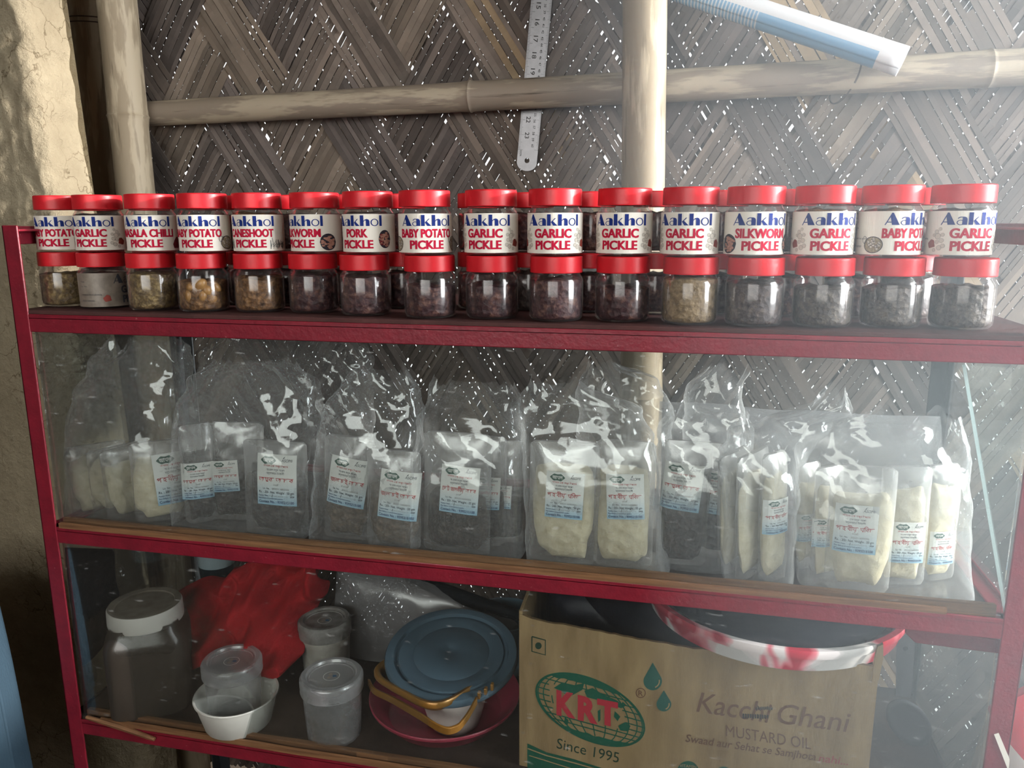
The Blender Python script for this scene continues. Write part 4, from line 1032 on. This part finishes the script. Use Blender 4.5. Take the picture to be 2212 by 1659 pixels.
g = G(); rt = radians(63); g.lathe([(0, 0), (hs*.86, 0), (hs*.93, .003), (hs*.99, .013), (hs*1.06, .013), (hs*1.07, .0145), (hs*1.07, .020), (hs*1.05, .022), (hs*.99, .0215), (hs*.955, .019), (hs*.90, .004), (0, .003)], 80, se=4.5, rot=rt); g.build('tray', GOLD, e)
hp = [at_y(797, 1473, gc.y+.0), at_y(806, 1493, gc.y-.02), at_y(850, 1512, gc.y-.045), at_y(905, 1545, gc.y-.075), at_y(945, 1572, gc.y-.092), at_y(968, 1580, gc.y-.096), at_y(992, 1572, gc.y-.092), at_y(1012, 1545, gc.y-.078), at_y(1030, 1512, gc.y-.066)]
g = G(); sm = []
for i in range(len(hp)-1):
    for t in range(5): sm.append(hp[i].lerp(hp[i+1], t/5))
sm.append(hp[-1])
for _ in range(3): sm = [sm[0]]+[(sm[i-1]+sm[i]*2+sm[i+1])/4 for i in range(1, len(sm)-1)]+[sm[-1]]
vs = []; fs = []
for p in sm:
    q = p-gc; nv = Vector((q.x, q.y, 0)).normalized()
    for a, b in ((-.0022, -.0055), (.0022, -.0055), (.0022, .0055), (-.0022, .0055)): vs.append(q+nv*a+Vector((0, 0, b)))
for i in range(len(sm)-1):
    for k in range(4): fs.append((i*4+k, i*4+(k+1) % 4, i*4+4+(k+1) % 4, i*4+4+k))
fs += [(3, 2, 1, 0), tuple((len(sm)-1)*4+k for k in range(4))]; g.add(vs, fs, 0); bevel(fixn(g.build('handle', GOLD, e)), .0012)
for k in range(3):
    g = G(); q = at_y(1035+k*14, 1500-k*9, gc.y-.060+k*.008)-gc; g.box(q.x-.002, q.x+.002, q.y-.003, q.y+.004, q.z-.006, q.z+.004); bevel(g.build('clip', GOLD, e), .0008)
BLUEL = mat('slate_blue_plastic', (92, 114, 130), .22, .5, var=.1, scale=8)
bc = at_z(975, 1408, zg+.036); rB = 146*((bc-CAM).dot(FWD))/FPX*.985
e = empty('blue_lid', 'large round slate blue plastic lid lying tilted on top of the stack', 'lid', bc); az = math.atan2(CAM.x-bc.x, bc.y-CAM.y)
e.rotation_euler = (radians(11), radians(2), 0)
g = G(); R = rB; g.lathe([(R*.95, -.012), (R*.985, -.012), (R, -.009), (R, -.003), (R*.98, .0005), (R*.90, .0015), (R*.86, .0005), (R*.845, -.005), (R*.80, -.0055), (R*.785, -.0015), (R*.58, -.001), (R*.57, -.0018), (R*.555, -.001), (R*.30, .0005), (R*.10, .0015), (R*.09, .0008), (0, .001)], 96)
g.lathe([(R*.95, -.012), (R*.93, -.008), (R*.83, -.008), (R*.78, -.005), (0, -.004)], 60); g.build('lid_shell', BLUEL, e)
# pale blue tub rim behind the lid
P = at_y(1092, 1395, .28); e = empty('pale_blue_tub', 'pale blue plastic tub half hidden behind the slate blue lid', 'tub', (P.x-.004, .285, ZS3+.0005))
g = G(); hh = at_y(1110, 1345, .26).z-ZS3; g.lathe([(0, 0), (.042, 0), (.046, .004), (.056, hh-.008), (.059, hh-.006), (.060, hh), (.056, hh), (.054, hh-.008), (.043, .004), (0, .003)], 60); g.build('tub_shell', mat('pale_blue_plastic', (120, 156, 180), .3, .5), e)
# red cloth
REDCLOTH = mat('red_cloth', (176, 34, 40), .85, .15, var=.25, scale=30, bump=.3, bscale=300)
def cloth_Y(py): return .225-.115*min(1, max(0, (py-1235)/205))
_ct = sorted([(at_y(550, py, cloth_Y(py)).z, cloth_Y(py)) for py in range(1195, 1461, 5)])
def folds(x, z):
    """the heap leans back towards its top, with big hanging folds"""
    Y = _ct[0][1]
    for (za, ya), (zb, yb_) in zip(_ct, _ct[1:]):
        if za <= z <= zb: Y = ya+(yb_-ya)*(z-za)/max(zb-za, 1e-6)
    if z > _ct[-1][0]: Y = _ct[-1][1]
    v = .022*sin(x*42+z*30)+.016*sin(x*80-z*66+1)+.008*sin(x*150+z*45)
    return Y+v
CL_ = [(402, 1268), (418, 1252), (450, 1246), (478, 1258), (500, 1236), (520, 1215), (560, 1200), (640, 1195), (692, 1212), (706, 1262), (690, 1300), (660, 1330), (640, 1375), (645, 1425), (610, 1452), (560, 1448), (500, 1440), (450, 1428), (415, 1432), (408, 1418), (440, 1385), (432, 1340), (412, 1310)]
g = G(); pillow(g, [(lambda q: (q.x, q.z))(at_y(px, py, cloth_Y(py))) for px, py in CL_], 0, .030, .022, .010, 11, seed=3, n=140, R_=40, yfun=folds, pw=5, world=True)
g.v = [(x, min(max(y, .09), .335), max(z, ZS3+.001)) for x, y, z in g.v]
o = g.build('red_cloth', REDCLOTH); tag(o, 'crumpled red cloth heaped at the back of the bottom shelf', 'cloth'); md = o.modifiers.new('sub', 'SUBSURF'); md.levels = md.render_levels = 1
# support of the heap: lower bulk of the same cloth reaches the shelf
# dark cup behind it
P = at_y(472, 1260, .30); e = empty('paper_cup', 'dark blue cup with a pale rim behind the red cloth', 'cup', (P.x, .30, ZS3+.0005))
rc = .045; zt_ = at_y(472, 1238, .262).z-ZS3+.016; rc = abs(at_y(515, 1230, .3).x-at_y(432, 1230, .3).x)/2*.80
g = G(); g.lathe([(0, .002), (rc*.72, 0), (rc*.99, zt_-.016)], 60, mi=0); g.lathe([(rc*.99, zt_-.016), (rc, zt_+.020), (rc*1.03, zt_+.022), (rc*.98, zt_+.022), (rc*.7, .006), (0, .005)], 60, mi=1)
o = g.build('cup_shell', [mat('dark_teal_print', (20, 38, 48), .4, .4), mat('pale_cup_rim', (150, 166, 172), .4, .4)], e)
az = math.atan2(CAM.x-P.x, .30-CAM.y); k_ = G(); text(k_, 'kip', -.02, .018, zt_-.048, .016, 0, 0, .02)
k_.map(lambda x, y, z: ((rc*.985*(.72+.28*min(1, z/zt_)))*sin(x/rc+az)*1.0, -(rc*.995*(.74+.27*min(1, z/zt_)))*cos(x/rc+az), z)); k_.build('cup_lettering', mat('pale_ink', (150, 160, 165), .5), o)
# black plastic against the left end
BLACKP = mat('black_polythene', (12, 17, 22), .6, .12, bump=.8, bscale=60)
ap = [(138, 1182), (243, 1186), (246, 1250), (254, 1280), (252, 1330), (240, 1350), (225, 1390), (210, 1410), (190, 1430), (176, 1440), (160, 1380), (148, 1300)]
yz = [(lambda q: (q.y, q.z))(at_x(px, py, .022)) for px, py in ap]
g = G(); pillow(g, yz, 0, .006, .004, .0022, 45, seed=9, world=True, pw=8); g.map(lambda x, y, z: (.024-y, min(max(x, .012), .33), min(z, Z2-.004)))
tag(fixn(g.build('black_plastic_bag', BLACKP)), 'black plastic bag hanging flat inside the left end of the bottom compartment', 'plastic bag')
# clear folded sheets behind the stack
SHEET = film('dusty_folded_film', .40, .35, .80, .3, crease=.8, cscale=16, milkcol=(.46, .45, .47), trans=.2)
g = G(); pillow(g, [(728, 1222), (870, 1240), (1000, 1285), (1118, 1345), (1120, 1440), (1040, 1470), (900, 1480), (760, 1490), (735, 1420), (722, 1320)], .275, .03, .03, .006, 14, seed=5)
g.v = [(x, min(y, .345), max(z, ZS3+.001)) for x, y, z in g.v]
zmin = min(v[2] for v in g.v)
tag(g.build('folded_plastic_sheets', SHEET), 'dusty folded clear plastic sheets leaning behind the stack of bowls', 'plastic sheet')
g = G(); a = at_y(880, 1243, .30); b = at_y(1125, 1330, .24); 
g.tube([a, a.lerp(b, .3)+Vector((0, 0, -.004)), a.lerp(b, .7)+Vector((0, 0, -.004)), b], [.008, .013, .012, .009], 12)
tag(g.build('rolled_plastic_film', BLACKP), 'dark glossy rolled film lying on the folded plastic sheets', 'plastic roll')

# ------------------------------------------------------------------ carton
def fY(X):
    t = max(0, min(1, (.99-X)/.28)); return .034+.008*t*t-.004*max(0, (X-1.0)/.18)
def box_pt(px, py, off=0.0):
    Y = .034
    for _ in range(6): Y = fY(at_y(px, py, Y).x)
    return at_y(px, py, Y-off)
CARD = mat('corrugated_card', (172, 146, 108), .8, .2, rgb2=(142, 118, 86), scale=7, stretch=(6, 6, 1.2), bump=.15, bscale=80)
CARDE = mat('torn_card_edge', (120, 98, 70), .9, .1)
top_px = [(1122, 1326), (1140, 1334), (1166, 1342), (1230, 1352), (1300, 1366), (1378, 1381), (1450, 1393), (1500, 1401), (1581, 1411), (1650, 1420), (1720, 1429), (1800, 1434), (1860, 1437), (1886, 1440)]
e = empty('carton', 'open cardboard mustard oil carton with a green globe and red letters', 'box', (.95, .17, ZS3+.0004))
def bb(g, nm, m): g.map(lambda x, y, z: (x-.95, y-.17, z-ZS3-.0004)); return g.build(nm, m, e)
g = G(); n = 80; m_ = 20; vs = []; fs = []
xl, xr = box_pt(1122, 1480).x, box_pt(1893, 1500).x
tz = []
for px, py in top_px: q = box_pt(px, py); tz.append((q.x, q.z))
def topz(X):
    if X <= tz[0][0]: return tz[0][1]
    for (xa, za), (xb, zb) in zip(tz, tz[1:]):
        if X <= xb: return za+(zb-za)*(X-xa)/(xb-xa)
    return tz[-1][1]
for off in (0, .0045):
    for j in range(m_+1):
        for i in range(n+1):
            X = xl+(xr-xl)*i/n; zt_ = topz(X)+.0016*noise.noise(Vector((X*60, 3, 0)))+.0008*noise.noise(Vector((X*200, 5, 0)))
            z = ZS3+.0005+(zt_-ZS3-.0005)*j/m_; vs.append((X, fY(X)+off+.0008*noise.noise(Vector((X*12, off, z*12))), z))
K = (n+1)*(m_+1)
for s_ in (0, 1):
    for j in range(m_):
        for i in range(n): k = s_*K+j*(n+1)+i; fs.append((k, k+1, k+n+2, k+n+1) if not s_ else (k, k+n+1, k+n+2, k+1))
g.add(vs, fs, 0, True); tp = [m_*(n+1)+i for i in range(n+1)]
g.add([vs[i] for i in tp]+[vs[i+K] for i in tp], [(i, i+1, i+n+2, i+n+1) for i in range(n)], 1)
bb(g, 'front_panel', [CARD, CARDE])
yb = .325
for nm, xa, xb, za, zb in (('side_panel', xl-.0005, xl+.004, topz(xl)+.004, -.04), ('side_panel', xr-.004, xr+.0005, topz(xr)-.002, -.105)):
    g = G(); y0 = fY((xa+xb)/2)+.001; vs = [(xa, y0, ZS3+.0005), (xa, yb, ZS3+.0005), (xa, yb, zb), (xa, y0, za)]; vs += [(xb, y, z) for _, y, z in vs]
    g.add(vs, [(0, 3, 2, 1), (4, 5, 6, 7), (0, 1, 5, 4), (1, 2, 6, 5), (2, 3, 7, 6), (3, 0, 4, 7)], 0); bb(g, nm, CARD)
g = G(); g.box(xl+.004, xr-.004, yb-.0045, yb, ZS3+.0005, -.10); bb(g, 'back_panel', CARD)
g = G(); g.box(xl+.004, xr-.004, .11, yb-.005, ZS3+.0005, ZS3+.005); bb(g, 'bottom_panel', CARD)
g = G(); q = box_pt(1889, 1437); g.prism([(q.x-.002, q.z-.022), (q.x+.006, q.z-.018), (q.x+.0085, q.z+.012), (q.x+.007, q.z+.030), (q.x+.001, q.z+.026), (q.x-.001, q.z+.004)], q.y-.002, q.y+.003); bb(g, 'torn_flap', CARD)
# printing
GRN = mat('carton_green_ink', (24, 92, 72), .6); CRED = mat('carton_red_ink', (186, 52, 66), .6); BRN = mat('carton_brown_ink', (116, 82, 62), .7); DGR = mat('carton_dark_green_ink', (28, 62, 46), .7); STAMP = mat('stamp_black', (48, 48, 44), .7)
pg = G()
def pp(pts, mi, sub=0, lift=.0006):
    """a printed shape, its corners given as image points on the front panel"""
    pg.add([box_pt(x, y, lift) for x, y in pts], [tuple(range(len(pts)))], mi)
def strip(pts, wpx, mi, lift=.0006):
    L, R = [], []
    for i, p in enumerate(pts):
        a = pts[max(0, i-1)]; b = pts[min(len(pts)-1, i+1)]; dx, dy = b[0]-a[0], b[1]-a[1]; l = math.hypot(dx, dy) or 1
        L.append((p[0]-dy/l*wpx/2, p[1]+dx/l*wpx/2)); R.append((p[0]+dy/l*wpx/2, p[1]-dx/l*wpx/2))
    k = len(pg.v); n = len(pts)
    pg.add([box_pt(x, y, lift) for x, y in L+R], [(i, i+1, n+i+1, n+i) for i in range(n-1)], mi)
def ptext(s, A, B, cap, mi, bold=0, shear=0, lift=.0006):
    vs, fs, a, b = glyphs(s, bold); dx, dy = B[0]-A[0], B[1]-A[1]
    out = []
    for vx, vy in vs:
        t = (vx-a)/(b-a); h = vy/.7*cap; out.append(box_pt(A[0]+dx*t+h*shear, A[1]+dy*t-h, lift))
    pg.add(out, fs, mi)
gcx, gcy = 1275, 1533; U, W_ = (116, 32), (-13, -72)
def E_(a, b): return (gcx+U[0]*a+W_[0]*b, gcy+U[1]*a+W_[1]*b)
strip([E_(cos(t), sin(t)) for t in [k*2*pi/64 for k in range(65)]], 4, 0)
def cap(lo, sg, seed):
    pts = []
    for k in range(33):
        a = -1+2*k/32; am = math.sqrt(1-lo*lo); x = a*am; pts.append((x, sg*(lo+.05*noise.noise(Vector((k*.35, seed, 0)))+.06*(1-a*a))))
    th0 = math.asin(lo); arc = [(cos(t), sg*sin(t)) for t in [th0+(pi-2*th0)*k/24 for k in range(25)]]
    pp([E_(*p) for p in pts]+[E_(*p) for p in arc], 0)
cap(.70, 1, 1); cap(.72, -1, 4)
def vis(a, b): return not (-.70 < a < .62 and -.36 < b < .48)
for lon in range(-75, 76, 15):
    run = []
    for k in range(41):
        b = -.8+1.6*k/40; a = sin(radians(lon))*math.sqrt(1-b*b)
        if vis(a, b): run.append(E_(a, b))
        else:
            if len(run) > 1: strip(run, 2.4, 0)
            run = []
    if len(run) > 1: strip(run, 2.4, 0)
for b in (-.6, -.45, -.28, -.1, .08, .26, .44, .6):
    am = math.sqrt(1-b*b); run = []
    for k in range(41):
        a = -am+2*am*k/40
        if vis(a, b): run.append(E_(a, b))
        else:
            if len(run) > 1: strip(run, 2.4, 0)
            run = []
    if len(run) > 1: strip(run, 2.4, 0)
for pts in ([(1196, 1486), (1215, 1474), (1240, 1480), (1262, 1476), (1258, 1490), (1240, 1500), (1226, 1506), (1215, 1494)], [(1262, 1492), (1280, 1486), (1302, 1500), (1330, 1512), (1350, 1524), (1342, 1530), (1318, 1522), (1290, 1512), (1268, 1506)],
            [(1335, 1568), (1350, 1560), (1362, 1568), (1356, 1580), (1340, 1578)], [(1220, 1548), (1228, 1556), (1226, 1568), (1219, 1558)], [(1291, 1536), (1297, 1532), (1297, 1556), (1292, 1560)], [(1328, 1536), (1340, 1548), (1334, 1558), (1326, 1548)], [(1345, 1516), (1352, 1522), (1346, 1530), (1340, 1524)]): pp(pts, 0, lift=.0008)
ptext('K', (1202, 1541), (1243, 1550), 49, 1, .05, 0, .001); ptext('R', (1248, 1552), (1291, 1562), 49, 1, .05, 0, .001); ptext('T', (1290, 1560), (1335, 1569), 49, 1, .05, 0, .001)
ptext('Since 1995', (1202, 1616), (1336, 1648), 22, 4, .0, .1)
strip([(1384+10*cos(t), 1497+10*sin(t)) for t in [k*2*pi/24 for k in range(25)]], 2, 2); ptext('R', (1379, 1502), (1389, 1504), 11, 2, .02)
for (x, y, w_, h_) in ((1410, 1466, 20, 35), (1434, 1517, 16, 26)):
    pts = [(x, y-h_)]
    for k in range(17): t = radians(-20+220*k/16); pts.append((x+w_*cos(t), y+w_*1.0*sin(t)+h_*.15))
    pp(pts, 5); strip([(x+w_*.72*cos(t), y+w_*.72*sin(t)+h_*.15) for t in [radians(q) for q in range(-10, 71, 10)]], 2.5, 6, .0008)
sq = [(1149, 1375), (1178, 1383), (1178, 1415), (1149, 1407), (1149, 1375)]; strip(sq, 2.6, 4); pp([(1163+7*cos(t), 1395+7.5*sin(t)) for t in [k*pi/10 for k in range(20)]], 4)
ptext('Kacchi', (1504, 1537), (1658, 1561), 42, 2, .004, .28); ptext('Ghani', (1674, 1561), (1828, 1581), 42, 2, .004, .28)
ptext('MUSTARD OIL', (1568, 1590), (1752, 1619), 24, 2, .0)
ptext('Swaad aur Sehat se Samjhota', (1480, 1602), (1762, 1643), 16, 2, .012, .25); ptext('nahi...', (1768, 1645), (1832, 1653), 16, 3, .012, .25)
R_ = random.Random(2)
for k in range(9): x = 1632+k*4.2; pp([(x, 1526+R_.uniform(-3, 3)), (x+3, 1527), (x+3, 1534+R_.uniform(-2, 2)), (x, 1533)], 7, lift=.001)
for k in range(11): x = 1604+k*5.2; pp([(x, 1541+k*.3), (x+3.8, 1542+k*.3), (x+3.8, 1553+R_.uniform(-3, 3)), (x, 1552)], 7, lift=.001)
pp([(1139, 1606), (1180, 1625), (1240, 1640), (1310, 1662), (1310, 1700), (1139, 1700)], 0); strip([(1140, 1617), (1180, 1632), (1240, 1648), (1290, 1662)], 2.5, 6, .001); strip([(1143, 1632), (1175, 1642), (1220, 1656), (1260, 1668)], 2, 6, .001)
for (x, y, r_) in ((1486, 1668, 24), (1563, 1676, 20)): pp([(x+r_*cos(t), y+r_*sin(t)) for t in [k*pi/14 for k in range(28)]], 0)
ptext('VITAMIN', (1468, 1656), (1504, 1660), 6, 6, .0, 0, .001)
DROPG = mat('carton_drop_ink', (46, 98, 88), .6); CARDI = mat('carton_bare', (172, 146, 108), .8, .2)
bb(pg, 'printing', [GRN, CRED, BRN, mat('carton_rust_ink', (160, 82, 78), .7), DGR, DROPG, CARDI, STAMP])
# what fills the carton, and the marbled basin on top of it
NAVY = mat('navy_fill', (16, 20, 34), .5, .35, bump=.5, bscale=30)
g = G(); pillow(g, [(xl+.008, ZS3+.006), (xr-.01, ZS3+.006), (xr-.01, -.10), (xr-.06, -.12), (.95, -.105), (xl+.10, -.085), (xl+.05, -.055), (xl+.008, -.075)], .20, .09, .10, .004, 14, seed=4, world=True, pw=6)
tag(g.build('navy_plastic_sack', NAVY), 'dark navy plastic sack filling the open carton', 'sack')
def fit3(a, b, c):
    (x1, y1), (x2, y2), (x3, y3) = a, b, c; d = 2*(x1*(y2-y3)+x2*(y3-y1)+x3*(y1-y2))
    ux = ((x1*x1+y1*y1)*(y2-y3)+(x2*x2+y2*y2)*(y3-y1)+(x3*x3+y3*y3)*(y1-y2))/d; uy = ((x1*x1+y1*y1)*(x3-x2)+(x2*x2+y2*y2)*(x1-x3)+(x3*x3+y3*y3)*(x2-x1))/d
    return Vector((ux, uy, 0)), math.dist((ux, uy), a)
ZR = -.050; q3 = [(lambda P: (P.x, P.y))(at_z(px, py, ZR)) for px, py in ((1440, 1318), (1690, 1404), (1930, 1378))]
bc, R = fit3(*q3); print('basin', bc, R)
nm_ = N('marbled_plastic'); vec = nm_.coords((1, 1, .35)); tc_ = nm_.n('ShaderNodeTexNoise'); tc_.inputs['Scale'].default_value = 13; tc_.inputs['Detail'].default_value = 2; tc_.inputs['Distortion'].default_value = 1.2; nm_.l(vec, tc_.inputs['Vector'])
nm_.surf(bsdf(nm_, nm_.ramp(tc_.outputs[0], [(.44, lin((226, 220, 218))), (.50, lin((214, 120, 130))), (.55, lin((176, 36, 58)))]), .22, .5).outputs[0])
zb0 = -.088
e = empty('marbled_basin', 'white basin with marbled red streaks set on top of the open carton', 'basin', (bc.x, bc.y, zb0))
h_ = ZR-zb0; g = G(); g.lathe([(0, 0), (R*.80, 0), (R*.86, .003), (R*.935, h_-.032), (R*.965, h_-.0135), (R*.985, h_-.012), (R*1.0, h_-.004), (R*.995, h_), (R*.955, h_+.0005), (R*.95, h_-.008), (R*.925, h_-.032), (R*.85, .005), (0, .004)], 110); g.build('basin_shell', nm_.m, e)
g = G(); pillow(g, [(bc.x+R*.88*cos(t), bc.y+R*.88*sin(t)) for t in [k*2*pi/40 for k in range(40)]], 0, .008, .002, .003, 16, seed=8, world=True, pw=4)  # low dark navy layer inside the basin
g.map(lambda x, y, z: (x, z, zb0+.030-y)); o = fixn(g.build('navy_layer', NAVY)); tag(o, 'dark navy layer lying in the marbled basin', 'plastic sheet')

# ------------------------------------------------------------------ right end
STEEL = mat('dark_steel', (58, 58, 62), .45, .4, .5, var=.3, scale=20)
P = at_z(1978, 1610, ZS3+.002); A_ = at_y(1957, 1378, P.y+.05); B_ = at_y(1952, 1505, P.y+.018)
e = empty('steel_turner', 'steel turner with a hole in its handle standing by the back post', 'turner', (P.x, P.y, ZS3+.001))
bm = bmesh.new(); o_ = []; ax = (A_-B_); up = ax.normalized(); sd = Vector((1, 0, 0)); sd = (sd-up*sd.dot(up)).normalized()
pts = [B_-sd*.0105-e.location, B_+sd*.0105-e.location, A_+sd*.0125-e.location, A_+sd*.008+up*.006-e.location, A_-sd*.008+up*.006-e.location, A_-sd*.0125-e.location]
hc = A_-up*.016-e.location; hl = [hc+sd*.0035*cos(-t)+up*.0035*sin(-t) for t in [k*2*pi/12 for k in range(12)]]
V1 = [bm.verts.new(p) for p in pts]; V2 = [bm.verts.new(p) for p in hl]
for L in (V1, V2):
    for i in range(len(L)): bm.edges.new((L[i], L[(i+1) % len(L)]))
bmesh.ops.triangle_fill(bm, edges=bm.edges[:], use_beauty=True)
me = bpy.data.meshes.new('handle'); bm.to_mesh(me); bm.free(); me.materials.append(STEEL); o = bpy.data.objects.new('handle', me); COL.objects.link(o); o.parent = e
md = o.modifiers.new('sol', 'SOLIDIFY'); md.thickness = .0016
Cc = at_y(1962, 1560, P.y+.008)-e.location; rr_ = .030
g = G(); upb = (B_-P).normalized(); nb = upb.cross(sd).normalized(); vs = [Cc]; fs = []
for k in range(4):
    for t in range(40):
        a_ = 2*pi*t/40; s_ = (k+1)/4; vs.append(Cc+sd*rr_*s_*cos(a_)+upb*rr_*1.12*s_*sin(a_)-nb*.003*(s_*s_))
for t in range(40): fs.append((0, 1+t, 1+(t+1) % 40))
for k in range(3):
    for t in range(40): fs.append((1+k*40+t, 1+(k+1)*40+t, 1+(k+1)*40+(t+1) % 40, 1+k*40+(t+1) % 40))
g.add(vs, fs, 0, True); o = g.build('blade', STEEL, e); md = o.modifiers.new('sol', 'SOLIDIFY'); md.thickness = .0014
# red and white sack beyond the rack
SACK = N('red_white_woven_sack'); vec = SACK.coords(); sp = SACK.n('ShaderNodeSeparateXYZ'); SACK.l(vec, sp.inputs[0])
mu = SACK.n('ShaderNodeMath', operation='MULTIPLY_ADD'); SACK.l(sp.outputs[0], mu.inputs[0]); mu.inputs[1].default_value = .9; SACK.l(sp.outputs[2], mu.inputs[2])
zred = at_y(2200, 1625, .12).z; xw = at_y(2200, 1625, .12).x
gtn = SACK.n('ShaderNodeMath', operation='GREATER_THAN'); SACK.l(mu.outputs[0], gtn.inputs[0]); gtn.inputs[1].default_value = zred+.9*xw
mxc = SACK.n('ShaderNodeMix', data_type='RGBA'); SACK.l(gtn.outputs[0], mxc.inputs[0]); mxc.inputs[6].default_value = (*lin((232, 230, 228)), 1); mxc.inputs[7].default_value = (*lin((214, 40, 62)), 1)
SACK.surf(bsdf(SACK, mxc.outputs[2], .45, .4).outputs[0])
tp = at_y(2230, 1530, .12)
g = G(); pillow(g, [(1.335, FL+.001), (1.72, FL+.001), (1.74, tp.z-.12), (1.66, tp.z-.01), (1.50, tp.z+.02), (1.40, tp.z+.012), (1.345, tp.z-.03), (1.33, tp.z-.15)], .16, .09, .09, .006, 9, seed=2, world=True)
tag(g.build('woven_sack', SACK.m), 'red and white woven sack standing beyond the right end of the rack', 'sack')
# slip of paper stuck on the right post
q = [at_y(2147, 1586, -.0012), at_y(2157, 1583, -.0012), at_y(2181, 1640, -.0012), at_y(2178, 1665, -.0012)]
g = G(); g.add([*q, *[v+Vector((0, -.0005, 0)) for v in q]], [(0, 1, 2, 3), (7, 6, 5, 4), (0, 4, 5, 1), (1, 5, 6, 2), (2, 6, 7, 3), (3, 7, 4, 0)]); tag(fixn(g.build('paper_slip', mat('white_paper', (236, 232, 220), .6))), 'narrow slip of white paper stuck slantwise on the right front post', 'paper')
# blue travel bag at the left edge
BLUEB = mat('slate_blue_fabric', (50, 70, 84), .8, .2, var=.15, scale=20, bump=.4, bscale=420, stretch=(1, 1, .25)); STITCH = mat('pale_stitching', (168, 196, 200), .6)
Yb_ = -.10; ed = [at_y(px, py, Yb_)+Vector((-.060, 0, 0)) for px, py in ((-6, 1330), (8, 1390), (24, 1460), (44, 1560), (66, 1680))]
e = empty('travel_bag', 'slate blue fabric bag with a stitched edge at the left border', 'bag', (ed[-1].x-.15, Yb_+.05, FL))
dn = (ed[-1]-ed[0])/(ed[-1].z-ed[0].z); low = ed[-1]+dn*(FL+.003-ed[-1].z); low.x = min(low.x, ed[-1].x+.04)
ol = [(p.x, p.z) for p in ed]+[(low.x, FL+.002), (low.x-.42, FL+.002), (low.x-.42, ed[0].z-.05), (ed[0].x-.22, ed[0].z+.03), (ed[0].x-.05, ed[0].z+.025)]
g = G(); pillow(g, ol, Yb_+.03, .030, .06, .004, 10, seed=6, world=True, pw=8); g.map(lambda x, y, z: (x-e.location.x, y-e.location.y, z-e.location.z)); g.build('bag_body', BLUEB, e)
g = G(); pts = [p-e.location+Vector((-.003, .030, 0)) for p in ed]; g.tube(pts, .0035, 10); pip = g.build('piping', BLUEB, e)
g = G()
for i in range(len(pts)-1):
    for k in range(26):
        p = pts[i].lerp(pts[i+1], k/26)+Vector((-.0005, -.0034, 0)); g.box(p.x-.0006, p.x+.0006, p.y-.0006, p.y+.0004, p.z-.0009, p.z+.0009)
g.build('stitching', STITCH, pip)
for o_ in (.016, .026):
    g = G(); g.tube([p+Vector((-o_, -.034 if o_ > .02 else -.026, 0)) for p in pts], .0045, 10); g.build('seam', BLUEB, e)

# ------------------------------------------------------------------ added scattering veil that stands in for lens glare
n = N('glare_scatter'); vs_ = n.n('ShaderNodeVolumeScatter'); vs_.inputs['Color'].default_value = (.80, .92, 1, 1); vs_.inputs['Density'].default_value = GLARE_DENSITY; vs_.inputs['Anisotropy'].default_value = .0
n.l(vs_.outputs[0], n.out.inputs[1])
pl_ = [(.66, .37), (2.28, .37), (2.28, -.86), (1.36, -.86)]
g = G(); g.add([(x, y, FL+.02) for x, y in pl_]+[(x, y, 1.28) for x, y in pl_], [(0, 1, 2, 3), (7, 6, 5, 4), (0, 4, 5, 1), (1, 5, 6, 2), (2, 6, 7, 3), (3, 7, 4, 0)]); o = fixn(g.build('glare_veil', n.m))
o['kind'] = 'stuff'; tag(o, 'added bright veil at the right in place of lens glare', 'glare_veil')
